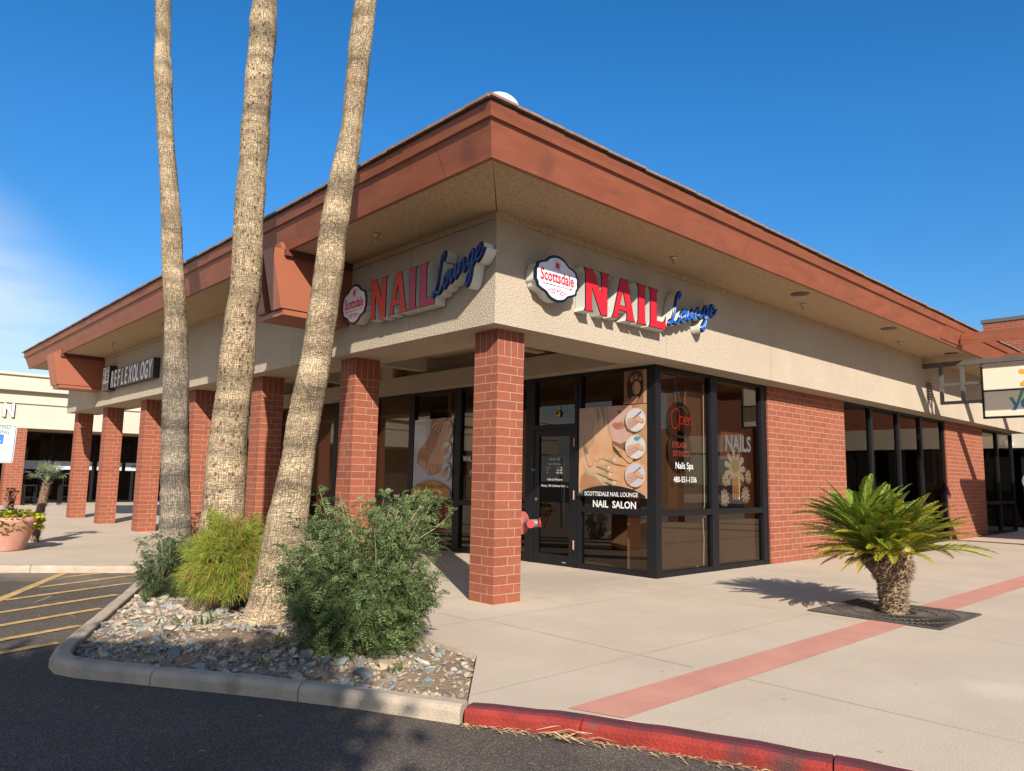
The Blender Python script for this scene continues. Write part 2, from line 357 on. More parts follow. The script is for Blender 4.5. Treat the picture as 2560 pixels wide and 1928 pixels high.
def conc_mat():
    M = bpy.data.materials.new('concrete_paving'); M.use_nodes = True; nt = M.node_tree; b = nt.nodes['Principled BSDF']; L = nt.links.new
    b.inputs['Roughness'].default_value = .9; b.inputs['Specular IOR Level'].default_value = .2
    tc = NN(nt, 'TexCoord'); n = NN(nt, 'TexNoise', Scale=.8, Detail=9, Roughness=.6); L(tc.outputs['Object'], n.inputs['Vector'])
    r = NN(nt, 'ValToRGB'); r.color_ramp.elements[0].position = .3; r.color_ramp.elements[0].color = (.435, .358, .277, 1); r.color_ramp.elements[1].position = .7; r.color_ramp.elements[1].color = (.510, .427, .336, 1)
    L(n.outputs[0], r.inputs[0])
    n2 = NN(nt, 'TexNoise', Scale=110, Detail=3, Roughness=.8); L(tc.outputs['Object'], n2.inputs['Vector'])
    r2 = NN(nt, 'ValToRGB'); r2.color_ramp.elements[0].position = .3; r2.color_ramp.elements[0].color = (.62, .60, .58, 1); r2.color_ramp.elements[1].position = .60; r2.color_ramp.elements[1].color = (1.08, 1.07, 1.06, 1)
    L(n2.outputs[0], r2.inputs[0]); mm = NN(nt, 'Mix', data_type='RGBA', blend_type='MULTIPLY'); mm.inputs[0].default_value = 1
    L(r.outputs[0], mm.inputs[6]); L(r2.outputs[0], mm.inputs[7]); out = mm.outputs[2]
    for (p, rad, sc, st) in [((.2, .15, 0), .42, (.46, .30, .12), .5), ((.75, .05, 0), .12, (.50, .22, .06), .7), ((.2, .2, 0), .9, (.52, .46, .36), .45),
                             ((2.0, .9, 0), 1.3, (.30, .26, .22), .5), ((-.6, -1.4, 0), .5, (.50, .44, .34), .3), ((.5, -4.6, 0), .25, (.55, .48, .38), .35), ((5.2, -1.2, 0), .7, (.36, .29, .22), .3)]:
        vd = NN(nt, 'VectorMath', operation='DISTANCE'); vd.inputs[1].default_value = p; L(tc.outputs['Object'], vd.inputs[0])
        nn = NN(nt, 'TexNoise', Scale=4, Detail=6); L(tc.outputs['Object'], nn.inputs['Vector'])
        ma = NN(nt, 'Math', operation='MULTIPLY_ADD'); ma.inputs[1].default_value = rad*1.2; L(nn.outputs[0], ma.inputs[0]); L(vd.outputs['Value'], ma.inputs[2])
        mr = NN(nt, 'MapRange'); mr.inputs[1].default_value = rad; mr.inputs[2].default_value = rad*1.7; mr.inputs[3].default_value = st; mr.inputs[4].default_value = 0
        L(ma.outputs[0], mr.inputs[0]); mx = NN(nt, 'Mix', data_type='RGBA'); L(mr.outputs[0], mx.inputs[0]); L(out, mx.inputs[6]); mx.inputs[7].default_value = (*sc, 1); out = mx.outputs[2]
    # small dark spots of old gum
    vo = NN(nt, 'TexVoronoi', Scale=2.3); L(tc.outputs['Object'], vo.inputs['Vector']); rv = NN(nt, 'ValToRGB')
    rv.color_ramp.elements[0].position = .028; rv.color_ramp.elements[0].color = (.5, .5, .5, 1); rv.color_ramp.elements[1].position = .045; rv.color_ramp.elements[1].color = (0, 0, 0, 1)
    L(vo.outputs['Distance'], rv.inputs[0]); mx = NN(nt, 'Mix', data_type='RGBA'); L(rv.outputs[0], mx.inputs[0]); L(out, mx.inputs[6]); mx.inputs[7].default_value = (.2, .15, .12, 1); out = mx.outputs[2]
    L(out, b.inputs['Base Color'])
    bp = NN(nt, 'Bump', Strength=.35, Distance=.004); L(n2.outputs[0], bp.inputs['Height']); L(bp.outputs[0], b.inputs['Normal'])
    return M
M_CONC = conc_mat()
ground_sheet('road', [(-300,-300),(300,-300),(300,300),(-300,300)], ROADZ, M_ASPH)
red_o = [(-2.53,-2.59),(-2.25,-3.04),(-2.10,-3.36),(-1.90,-3.84),(-1.66,-4.55),(-1.45,-5.4),(-1.30,-6.6),(-1.25,-9),(-1.25,-40)]
red_i = [(-2.42,-2.55),(-2.12,-3.00),(-1.97,-3.32),(-1.77,-3.80),(-1.53,-4.50),(-1.32,-5.37),(-1.17,-6.58),(-1.12,-9),(-1.12,-40)]
out_c = [(-1.80,5.50),(-2.46,3.98),(-2.89,3.04),(-3.29,2.19),(-3.68,1.35),(-3.97,.72),(-4.08,.40),(-4.09,.17),(-4.00,-.05),(-3.60,-.68),(-3.20,-1.31),(-2.86,-1.9),(-2.54,-2.57)]
in_c = [(-1.66,5.46),(-2.33,3.92),(-2.76,2.98),(-3.16,2.13),(-3.55,1.29),(-3.84,.66),(-3.94,.38),(-3.95,.21),(-3.88,.02),(-3.48,-.61),(-3.09,-1.24),(-2.74,-1.85),(-2.42,-2.50)]
back_o = [(-1.80,5.50),(-3.42,6.69),(-8,9.2),(-20,15.6)]
back_i = [(-1.66,5.60),(-3.37,6.83),(-7.95,9.33),(-20,15.75)]
pl_r = [(-1.60,-1.62),(-1.54,-.8),(-1.5,5.46)]
ground_sheet('sidewalk', [(x, y) for x, y in reversed(red_i)]+[(-2.42,-2.50)]+pl_r+[(-1.66,5.5)]+back_i+[(-20,90),(90,90),(90,-40)], 0, M_CONC, .16)
M_SOIL = mat('planter_soil', (.33, .225, .14), 1, .5, 5, bump=1, bscale=45, bdist=.03, detail=9)
def soil():   # gently mounded bed
    n = 60; xs = np.linspace(-4.2, -1.45, n); ys = np.linspace(-2.6, 5.6, 120)
    poly = in_c+pl_r
    def inside(x, y):
        c = False; j = len(poly)-1
        for i in range(len(poly)):
            xi, yi = poly[i]; xj, yj = poly[j]
            if (yi > y) != (yj > y) and x < (xj-xi)*(y-yi)/(yj-yi)+xi: c = not c
            j = i
        return c
    return inside, poly
inside_bed, bed_poly = soil()
def bed_z(x, y): return -.035+.03*math.sin(x*2.1+1)*math.cos(y*1.4)+.015*math.sin(x*7+y*5)
mb = MB(); bmx = bmesh.new()
vsb = [bmx.verts.new((x, y, 0)) for x, y in bed_poly]; bmx.faces.new(vsb)
bmesh.ops.triangulate(bmx, faces=bmx.faces[:])
for _ in range(5): bmesh.ops.subdivide_edges(bmx, edges=[e for e in bmx.edges if e.calc_length() > .16], cuts=1, use_grid_fill=False); bmesh.ops.triangulate(bmx, faces=bmx.faces[:])
for v in bmx.verts: v.co.z = bed_z(v.co.x, v.co.y) if not v.is_boundary else -.045
me = bpy.data.meshes.new('planter_soil'); bmx.to_mesh(me); bmx.free(); me.materials.append(M_SOIL)
for p in me.polygons:
    p.use_smooth = True
me.update()
if me.polygons[0].normal.z < 0: me.flip_normals()
o = bpy.data.objects.new('planter_soil', me); COL.objects.link(o); tag(o, kind='structure')

M_CURB = mat('curb_concrete', (.46, .37, .28), .92, .30, 4, bump=1.0, bscale=90, spec=.2, bdist=.01, detail=10, stain=[((-3.95, .1, -.03), .08, (.08, .07, .06), .5), ((-3.3, -1.1, -.05), .09, (.07, .06, .055), .5), ((-2.9, -1.8, -.05), .07, (.1, .09, .08), .4)])
M_REDC = mat('red_curb_paint', (.26, .022, .014), .75, .38, 5, bump=1, bscale=60, spec=.4, bdist=.008, detail=9, stain=[((-1.8, -3.95, -.05), .10, (.05, .03, .03), .7), ((-1.72, -4.2, -.06), .12, (.04, .03, .03), .8), ((-1.6, -4.7, -.05), .16, (.05, .03, .03), .8), ((-2.12, -3.25, -.03), .05, (.10, .05, .04), .7)])
def resample(A, B, step=.12):
    a = []; b = []
    for i in range(len(A)-1):
        L = math.dist(A[i], A[i+1]); n = max(1, min(60, int(L/step)))
        for k in range(n):
            t = k/n; a.append(tuple(A[i][j]*(1-t)+A[i+1][j]*t for j in (0, 1))); b.append(tuple(B[i][j]*(1-t)+B[i+1][j]*t for j in (0, 1)))
    a.append(A[-1]); b.append(B[-1]); return a, b
def curb(name, A, B, M, seglen, h=.10, zt=.0, first=None, MT=None):
    a, b = resample(A, B); mb = MB(); i = 0; d = 0; run = [0]
    while i < len(a)-1:
        j = i; d = 0; tgt = seglen if first is None or i else first
        while j < len(a)-1 and d < tgt: d += math.dist(a[j], a[j+1]); j += 1
        vs = []; n = j-i+1
        for k in range(i, j+1):
            o_ = Vector((*a[k], 0)); i_ = Vector((*b[k], 0)); e = (i_-o_)
            t = 0
            if k == i or k == j:
                q = (Vector((*a[min(k+1, len(a)-1)], 0))-Vector((*a[max(k-1, 0)], 0))).normalized()*(.004 if k == i else -.004); o_ += q; i_ += q
            jz = .0025*math.sin(k*1.7)+.002*math.sin(k*.6+1)
            for (s, z) in ((.0, -h-.05), (.01, -h*.35), (.05+.015*math.sin(k*2.3), -.022), (.16, -.006), (.32, .004), (.9, .004), (.99, -.006), (1.0, -.1)):
                p = o_+e*s; vs.append((p.x, p.y, zt+z+(jz if z > -.05 else 0)))
        fs = [(k*8+q, k*8+q+1, (k+1)*8+q+1, (k+1)*8+q) for k in range(n-1) for q in range(7)]
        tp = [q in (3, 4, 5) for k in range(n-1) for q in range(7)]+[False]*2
        fs += [tuple(range(8)), tuple(reversed(range((n-1)*8, n*8)))]
        mb.add(vs, fs, M)
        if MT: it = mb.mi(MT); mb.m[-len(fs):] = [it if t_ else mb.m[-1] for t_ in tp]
        i = j
    o = mb.build(name); return tag(o, kind='structure')
curb('curb', list(reversed(out_c)), list(reversed(in_c)), M_CURB, 1.05)
curb('curb', back_o, back_i, M_CURB, 1.6)
curb('red_curb', red_o, red_i, M_REDC, 1.2, first=.55, MT=mat('red_curb_dark_top', (.13, .018, .026), .8, .55, 6, bump=1, bscale=90, bdist=.006, detail=10, col2=(.055, .02, .022)))  # top faces take a darker, more mottled red than the front
# pink band and score lines in the paving
M_PINK = mat('pink_paving', (.50, .235, .175), .9, .18, 2.5, bump=.35, bscale=110, spec=.2, bdist=.004, detail=9)
ground_sheet('paving_band', [(-2.06,-3.0),(-1.95,-3.335),(30,-3.30),(30,-2.93)], .004, M_PINK)
M_JOINT = mat('paving_joint', (.30, .24, .18), .95, .3, 20)
M_JOINTL = mat('paving_joint_worn', (.50, .43, .33), .95, .3, 20)
mb = MB(); mj = MB()
def joint(x0, y0, x1, y1, w_, MBX, M):
    n = 24; d = Vector((x1-x0, y1-y0, 0)); q = Vector((-d.y, d.x, 0)).normalized()*w_/2; vs = []
    for i in range(n+1):
        p = Vector((x0, y0, .003))+d*(i/n); k = .6+.8*random.random(); vs += [p-q*k, p+q*k]
    MBX.add(vs, [(2*i, 2*i+1, 2*i+3, 2*i+2) for i in range(n)], M)
for y in (-3.68, -5.6, -7.5): joint(-1.7 if y > -4 else -1.1, y, 26, y, .008, mb, M_JOINTL)
joint(-1.4, -.55, 26, -.55, .0045, mb, M_JOINT); joint(-2.36, -2.42, 2.45, -2.42, .007, mb, M_JOINTL); joint(3.85, -2.42, 26, -2.42, .007, mb, M_JOINTL)
for x in (-.62, 2.3, 5.2, 8.1, 11.0, 14.0, 17): joint(x, -.55, x, -2.92, .0045, mb, M_JOINT); joint(x+.02, -3.32, x-.05, -12, .0045, mb, M_JOINT)
joint(-.75, -.5, -.75, 22, .0045, mb, M_JOINT)
for y in (.6, 3.4, 6.4, 9.4, 12.4, 15.4): joint(-.75, y, 3.2, y+.03, .0045, mb, M_JOINT); joint(-1.48 if y < 5 else -3, y, -.75, y, .0045, mb, M_JOINT)
def crack(x, y, a, n, wd=.003):
    vs = []
    for i in range(n+1):
        q = Vector((-math.sin(a), math.cos(a), 0))*wd*random.uniform(.4, 1.2); p = Vector((x, y, .0033)); vs += [p-q, p+q]; a += random.gauss(0, .28); x += .06*math.cos(a); y += .06*math.sin(a)
    mb.add(vs, [(2*i, 2*i+2, 2*i+3, 2*i+1) for i in range(n)], mat('crack_dark', (.16,.12,.09), .95))
tag(mb.build('paving_joints'), kind='structure')
# yellow hatching
M_YEL = mat('yellow_paint', (.56, .36, .13), .85, .5, 9, bump=.6, bscale=110, bdist=.006, detail=10)
mb = MB(); Z = ROADZ+.004
def stripe(a, b, wd):
    a = Vector((*a, Z)); b = Vector((*b, Z)); q = (b-a).cross(Vector((0,0,1))).normalized()*wd/2; n = 14; vs = []
    for i in range(n+1):
        p = a+(b-a)*(i/n); e = .93+.12*random.random(); vs += [p-q*e, p+q*e]
    mb.add(vs, [(2*i, 2*i+2, 2*i+3, 2*i+1) for i in range(n)], M_YEL)
stripe((-4.9, 2.0), (-2.58, 6.5), .115); Z += .0006
for a, b in [((-2.88,5.67),(-2.20,5.93)), ((-3.31,4.84),(-1.98,5.40)), ((-3.80,3.98),(-2.30,4.60)), ((-4.45,2.93),(-2.72,3.68)), ((-4.75,2.07),(-3.12,2.80)), ((-5.2,1.23),(-3.52,1.93)), ((-5.4,.75),(-3.84,1.25))]:
    stripe(a, b, .10); Z += .0006
mb2 = mb.build('parking_lines'); tag(mb2, kind='structure')

# ================================================================= MAIN BUILDING
ZT = 3.048; SOF = 4.31; DL = .228; DR = .19; XW = 3.26; YW = .22
XE = 22.2; YE = 18.9
B = empty('shop_building', (0,0,0), 'single storey corner shop building with brick columns, tan stucco band and wide brown overhanging eaves', 'building')
def part(mb, name, par=None, **k): return mb.build(name, par if par is not None else B, **k)
COLY = [0, 3.045, 6.10, 9.2, 12.29, 15.49, 18.50]; C = .4064
for y in COLY:
    mb = MB(); mb.box(0, C, y, y+C, 0, ZT-.001, M_BRICKC); part(mb, 'brick_column', loc=(0, y, 0), uy=C)
# stucco beam: outer face, soffit of beam, inner face (left and right runs)
mb = MB(); mb.box(-DL, .62, .62, YE, ZT, SOF+.1, M_STUCCO); part(mb, 'stucco_band')
mb = MB(); mb.box(-DL, XE, -DR, .618, ZT, SOF+.1, M_STUCCO); part(mb, 'stucco_band')
# cove strip under the soffit
mb = MB(); mb.box(-DL-.035, XE, -DR-.035, -DR-.001, SOF-.075, SOF-.002, M_SOFFIT); part(mb, 'cove_moulding')
mb = MB(); mb.box(-DL-.035, -DL-.001, -DR, YE, SOF-.075, SOF-.002, M_SOFFIT); part(mb, 'cove_moulding')
# hidden control joints on stucco
for x in (2.95, 5.9, 9.3, 13.6, 16.4): mb = MB(); mb.box(x, x+.006, -DR-.002, -DR+.01, ZT+.0, SOF-.08, mat('joint_brown', (.26, .20, .14), .95)); part(mb, 'control_joint')  # joint strips in a darker brown than the stucco
for y in (1.42, 4.55, 7.6, 10.7, 13.7): mb = MB(); mb.box(-DL-.002, -DL+.01, y, y+.006, ZT+.0, SOF-.08, mat('joint_brown', (.26, .20, .14), .95)); part(mb, 'control_joint')
# soffit
RB = 1.231; ZB = 4.296; RTP = 1.405; ZTP = 4.754
Sx, Sy = 19.6, 19.25
def rr(z): return RB+(z-ZB)*(RTP-RB)/(ZTP-ZB)
rS = rr(SOF)-.045
mb = MB(); mb.add([(-rS,-rS,SOF),(Sx,-rS,SOF),(Sx,-DR,SOF),(-DL,-DR,SOF)], [(0,1,2,3)], M_SOFFIT); mb.add([(-rS,-rS,SOF),(-DL,-DR,SOF),(-DL,Sy,SOF),(-rS,Sy,SOF)], [(0,1,2,3)], M_SOFFIT)
part(mb, 'soffit')
mb = MB(); q = .006; mb.add([(-rS+.02,-rS-.0+.02-q,SOF-.002),(-rS+.02+q,-rS+.02,SOF-.002),(-DL-.02,-DR-.03,SOF-.002),(-DL-.03,-DR-.02,SOF-.002)], [(0,1,2,3)], mat('joint_black', (.08,.05,.03), .9)); part(mb, 'soffit_joint')
# fascia boards, swept with a mitred corner
def sweep(prof, M, name, x1=Sx, y1=Sy, wav=0):
    n = len(prof)
    for side in (0, 1):
        st = np.arange(0, 1.0001, 1/60) if wav else np.array([0, 1.])
        vs = []
        for t in st:
            for (r, z) in prof:
                dz = wav*math.sin(t*37+side)*.5+wav*math.sin(t*91) if t > 0 else 0
                if side == 0: vs.append((-r+(x1+r)*t, -r, z+dz))
                else: vs.append((-r, -r+(y1+r)*t, z+dz))
        m_ = len(st); fs = []
        for k in range(m_-1):
            for i in range(n):
                f = (k*n+i, k*n+(i+1) % n, (k+1)*n+(i+1) % n, (k+1)*n+i); fs.append(f if side else tuple(reversed(f)))
        cap = tuple(range((m_-1)*n, m_*n)); fs.append(cap if not side else tuple(reversed(cap)))
        mb = MB(); mb.add(vs, fs, M); part(mb, name)
def prof(z0, z1, out, th): return [(rr(z0)+out, z0), (rr(z1)+out, z1), (rr(z1)+out-th, z1), (rr(z0)+out-th, z0)]
sweep(prof(ZB, 4.600, 0, .05), M_BROWN, 'fascia_board')
sweep(prof(4.601, 4.651, .028, .06), M_BROWN, 'fascia_trim')
sweep(prof(4.652, 4.7265, .0, .04), M_BROWN, 'upper_fascia_board', wav=.0012)
sweep(prof(4.727, 4.747, -.012, .04), M_BROWND, 'tile_shadow_strip')  # dark brown strip paints the shadow below the tile edge
# board butt joints, nails and a doubled patch board
mb = MB(); MJ = mat('board_seam', (.09, .03, .02), .8)
for x in (3.2, 5.9, 8.6):
    a = rr(ZB)+.0015; b_ = rr(4.600)+.0015; mb = MB(); mb.add([(x, -a, ZB), (x+.005, -a, ZB), (x+.012, -b_, 4.600), (x+.007, -b_, 4.600)], [(0,1,2,3)], MJ); part(mb, 'board_seam')
for y in (-.55, 2.4, 5.6, 8.6, 11.5, 14.3):
    a = rr(ZB)+.0015; b_ = rr(4.600)+.0015; mb = MB(); mb.add([(-a, y, ZB), (-b_, y+.03, 4.600), (-b_, y+.035, 4.600), (-a, y+.006, ZB)], [(0,1,2,3)], MJ); part(mb, 'board_seam')
mb = MB(); o_ = .02
mb.hexa([(10.9,-rr(4.34)-o_,4.34),(12.05,-rr(4.34)-o_,4.34),(12.05,-rr(4.34)+.02,4.34),(10.9,-rr(4.34)+.02,4.34),(10.9,-rr(4.59)-o_,4.59),(12.05,-rr(4.59)-o_,4.59),(12.05,-rr(4.59)+.02,4.59),(10.9,-rr(4.59)+.02,4.59)], M_BROWN); part(mb, 'patch_board')
# roof and tile edge
mb = MB(); sl_ = .24; e = RTP+.0
def rp(x, y, d): return (x, y, ZTP+.005+sl_*d)
W_ = 6.5
mb.add([rp(-e,-e,0), rp(Sx,-e,0), rp(Sx,-e+W_,W_), rp(-e+W_,-e+W_,W_)], [(0,1,2,3)], M_TILE)
mb.add([rp(-e,-e,0), rp(-e+W_,-e+W_,W_), rp(-e+W_,Sy,W_), rp(-e,Sy,0)], [(0,1,2,3)], M_TILE)
mb.add([rp(-e+W_,-e+W_,W_), rp(Sx,-e+W_,W_), rp(Sx,Sy,W_*.9), rp(-e+W_,Sy,W_)], [(0,1,2,3)], M_TILE)
mb.box(3.4, Sx, .7, Sy, ZT+.02, ZT+.3, M_DARK)
part(mb, 'tile_roof')
mb = MB(); s_ = -e-.02
while s_ < Sx:
    l = .325; d1 = random.uniform(-.005, .005); d2 = random.uniform(-.0035, .0035); zz = ZTP-.004+d2; x0 = max(s_, -e-.02); dp = min(.3, max(.03, s_+e+.06)); kz = dp*.28
    mb.hexa([(x0+.004,-e-.03+d1,zz),(x0+l-.004,-e-.03+d1,zz+.004),(x0+l-.004,-e+dp,zz+kz),(x0+.004,-e+dp,zz+kz),(x0+.004,-e-.03+d1,zz+.026),(x0+l-.004,-e-.03+d1,zz+.03),(x0+l-.004,-e+dp,zz+kz+.032),(x0+.004,-e+dp,zz+kz+.03)], M_TILE)
    if s_ > -e+.6: mb.hexa([(x0+.004,-e+.22,zz+.108),(x0+l-.004,-e+.22,zz+.112),(x0+l-.004,-e+.6,zz+.2),(x0+.004,-e+.6,zz+.2),(x0+.004,-e+.22,zz+.135),(x0+l-.004,-e+.22,zz+.14),(x0+l-.004,-e+.6,zz+.232),(x0+.004,-e+.6,zz+.23)], M_TILE)
    s_ += l
part(mb, 'tile_edge')
mb = MB(); s_ = -e+.0
while s_ < Sy:
    l = .325; d1 = random.uniform(-.005, .005); d2 = random.uniform(-.0035, .0035); zz = ZTP-.004+d2; y0 = s_
    dp = min(.3, max(.03, s_+e+.06))
    for (a, b_, k) in ((-e-.03+d1, -e+dp, 0), (-e+.22, -e+.6, .108)):
        if k and s_ < -e+.6: continue
        h = dp*.28 if not k else .092
        mb.hexa([(a,y0+.004,zz+k),(b_,y0+.004,zz+k+h),(b_,y0+l-.004,zz+k+h),(a,y0+l-.004,zz+k+.004),(a,y0+.004,zz+k+.028),(b_,y0+.004,zz+k+h+.03),(b_,y0+l-.004,zz+k+h+.03),(a,y0+l-.004,zz+k+.032)], M_TILE)
    s_ += l
part(mb, 'tile_edge')
mb = MB(); mb.tube([(-e+.0,-e+.0,ZTP+.012), (-e+.35,-e+.35,ZTP+.02+.10), (1,1,ZTP+.03+2.5*sl_)], [.018,.03,.035], M_TILE, 10); part(mb, 'hip_ridge')
# brown boxed brackets on the left side
def bracket(y0, y1):
    th = .29; zb = 3.525
    for (a, b_) in ((y0, y0+th), (y1-th, y1)):
        mb = MB(); mb.hexa([(-1.265,a,zb),(-DL+.02,a,zb),(-DL+.02,b_,zb),(-1.265,b_,zb),(-1.425,a,SOF+.002),(-DL+.02,a,SOF-.004),(-DL+.02,b_,SOF-.004),(-1.425,b_,SOF+.002)], M_BROWN2)
        mb.hexa([(-1.30,a+.0,SOF+.004),(-1.19,a+.0,SOF+.004),(-1.19,b_,SOF+.004),(-1.30,b_,SOF+.004),(-1.325,a+.0,SOF-.0+.085),(-1.22,a+.0,SOF+.085),(-1.22,b_,SOF+.085),(-1.325,b_,SOF+.085)], M_BROWN2)
        part(mb, 'eave_bracket')
    mb = MB(); mb.box(-1.22, -DL+.02, y0+.02, y1-.02, 3.445, 3.522, M_BROWN2); mb.box(-1.05, -1.0, y0+th, y1-th, 3.523, SOF-.05, M_BROWND); part(mb, 'bracket_shelf')
bracket(2.86, 3.62); bracket(15.20, 15.96)
for y0, y1 in ((2.80, 2.859), (15.14, 15.199)): mb = MB(); mb.box(-1.26, -DL-.036, y0, y1, SOF-.09, SOF-.003, M_BROWND); part(mb, 'bracket_trim')
# arcade ceiling, inner header, cross beams
mb = MB(); mb.box(.62, 3.46, .62, YE-.01, 3.66, 3.72, M_SOFFIT); part(mb, 'arcade_ceiling')
mb = MB(); mb.box(2.98, 3.36, .62, YE-.02, ZT+.002, 3.36, M_STUCCO); mb.box(3.30, 3.46, .62, YE-.02, 3.36, 3.66, M_STUCCO); part(mb, 'inner_header')
for y in (3.3, 6.55, 9.6, 12.7, 15.8): mb = MB(); mb.box(2.96, 3.30, y, y+.42, 3.361, 3.659, M_STUCCO); part(mb, 'header_block')
for y in (2.2, 5.4, 8.4, 11.5, 14.6): mb = MB(); mb.box(.621, 2.979, y, y+.18, 3.40, 3.659, M_STUCCO); part(mb, 'arcade_cross_beam')
# storefront windows. frame + panes, each window its own part
FD = .055
def win_x(x0, x1, Y, z0=0.0, z1=ZT, rail=.905, glass=None, left=.06, right=.06, name='window', par=None):   # faces -y
    mb = MB(); d0, d1 = Y, Y+.11
    mb.box(x0, x0+left, d0, d1, z0, z1-.003, M_FRAME); mb.box(x1-right, x1, d0, d1, z0, z1-.003, M_FRAME)
    mb.box(x0+left, x1-right, d0+.006, d1, z0, z0+.075, M_FRAME); mb.box(x0+left, x1-right, d0+.006, d1, z1-.05, z1-.003, M_FRAME)
    if rail: mb.box(x0+left, x1-right, d0+.004, d1, rail-.045, rail+.045, M_FRAME)
    f = mb.build(name, par or B); g = MB()
    for (a, b_) in (((z0+.075, rail-.045), (rail+.045, z1-.05)) if rail else ((z0+.075, z1-.05),)): g.add([(x0+left, d0+.05, a), (x1-right, d0+.05, a), (x1-right, d0+.05, b_), (x0+left, d0+.05, b_)], [(0,1,2,3)], glass or M_GLASS)
    g.build('pane', f); return f
def win_y(y0, y1, X, z0=0.0, z1=ZT, rail=.905, glass=None, left=.055, right=.055, name='window', par=None):    # faces -x
    mb = MB(); d0, d1 = X, X+.11
    mb.box(d0, d1, y0, y0+left, z0, z1-.003, M_FRAME); mb.box(d0, d1, y1-right, y1, z0, z1-.003, M_FRAME)
    mb.box(d0+.006, d1, y0+left, y1-right, z0, z0+.075, M_FRAME); mb.box(d0+.006, d1, y0+left, y1-right, z1-.05, z1-.003, M_FRAME)
    if rail: mb.box(d0+.004, d1, y0+left, y1-right, rail-.045, rail+.045, M_FRAME)
    f = mb.build(name, par or B); g = MB()
    for (a, b_) in (((z0+.075, rail-.045), (rail+.045, z1-.05)) if rail else ((z0+.075, z1-.05),)): g.add([(d0+.05, y0+left, a), (d0+.05, y0+left, b_), (d0+.05, y1-right, b_), (d0+.05, y1-right, a)], [(0,1,2,3)], glass or M_GLASS)
    g.build('pane', f); return f
win_x(XW+.002, 4.81, YW, left=.13, right=.09); win_x(4.811, 6.47, YW, left=.09, right=.17)
mb = MB(); mb.box(XW, XW+.11, YW+.112, YW+.13, 0, ZT-.003, M_FRAME); mb.build('corner_post', B)
win_y(YW+.131, 1.72, XW, left=.03, right=.07)
# door with its own frame, transom
dr = MB(); dr.box(XW-.01, XW+.10, 1.722, 1.775, 0, ZT-.003, M_FRAME); dr.box(XW-.01, XW+.10, 2.68, 2.80, 0, ZT-.003, M_FRAME); dr.box(XW-.008, XW+.10, 1.776, 2.679, 2.17, 2.25, M_FRAME); dr.box(XW-.004, XW+.1, 1.776, 2.679, ZT-.06, ZT-.003, M_FRAME)
df = dr.build('door_frame', B)
g = MB(); g.add([(XW+.05,1.776,2.25),(XW+.05,1.776,ZT-.06),(XW+.05,2.679,ZT-.06),(XW+.05,2.679,2.25)], [(0,1,2,3)], M_GLASS); g.build('transom_pane', df)
dr = MB(); dr.box(XW, XW+.05, 1.78, 1.89, .012, 2.165, M_FRAME); dr.box(XW, XW+.05, 2.57, 2.676, .012, 2.165, M_FRAME); dr.box(XW+.003, XW+.05, 1.89, 2.57, .012, .17, M_FRAME); dr.box(XW+.003, XW+.05, 1.89, 2.57, 2.06, 2.165, M_FRAME)
door = dr.build('door', B)
g = MB(); g.add([(XW+.025,1.89,.17),(XW+.025,1.89,2.06),(XW+.025,2.57,2.06),(XW+.025,2.57,.17)], [(0,1,2,3)], M_GLASSD); g.build('pane', door)
hd = MB(); hd.tube([(XW-.05,1.93,.82),(XW-.075,1.93,.86),(XW-.075,1.93,1.22),(XW-.05,1.93,1.26),(XW-.0,1.93,1.26)], .012, M_FRAME, 8); hd.tube([(XW-.05,1.93,.82),(XW,1.93,.82)], .012, M_FRAME, 8); hd.build('handle', door)
hd = MB(); hd.lathe((XW-.012, 2.62, 1.03), [(.028,0),(.028,.02)], mat('brass', (.55,.42,.25), .3, metal=1), 16, 'x'); hd.build('lock', door)
for z in (.35, 1.12, 1.95):
    hd = MB(); hd.tube([(XW-.018,1.778,z-.07),(XW-.018,1.778,z+.07)], .012, mat('hinge_metal', (.45,.28,.22), .45, metal=.4), 10); hd.build('hinge', door)
hd = MB(); hd.box(XW-.004, XW, 1.95, 2.03, .05, .07, M_STEEL); hd.build('maker_plate', door)
hd = MB(); hd.box(XW-.016, XW-.01, 2.70, 2.745, 1.45, 1.72, M_BLACK); fr_ = Fr((XW-.017, 2.735, 1.5), (0,-1,0), (0,0,1), (-1,0,0)); text(hd, fr_, 'PULL', .005, .0, .03, M_STEEL); hd.build('push_plate', df)
# remaining left storefront windows
ys = [2.801, 4.75, 6.24, 7.75, 9.27, 10.8, 12.3, 13.8, 15.3, 16.8, YE-.05]
for i in range(len(ys)-1): win_y(ys[i]+.001, ys[i+1], XW, left=.09, right=.09)
# right facade brick piers and windows
mb = MB(); mb.box(6.474, 9.585, YW-.03, YW+.3, 0, ZT-.002, M_BRICKW); part(mb, 'brick_wall', ux=6.474)
xs_ = [9.587, 11.05, 12.62, 14.06, 15.70]
for i in range(4): win_x(xs_[i]+.001, xs_[i+1], YW, left=.045, right=.075, glass=M_GLASSD)
mb = MB(); mb.box(15.702, 18.88, YW-.03, YW+.3, 0, ZT-.002, M_BRICKW); part(mb, 'brick_wall', ux=15.7)
win_x(18.882, 20.5, YW, glass=M_GLASSD); win_x(20.501, 22.15, YW, glass=M_GLASSD)
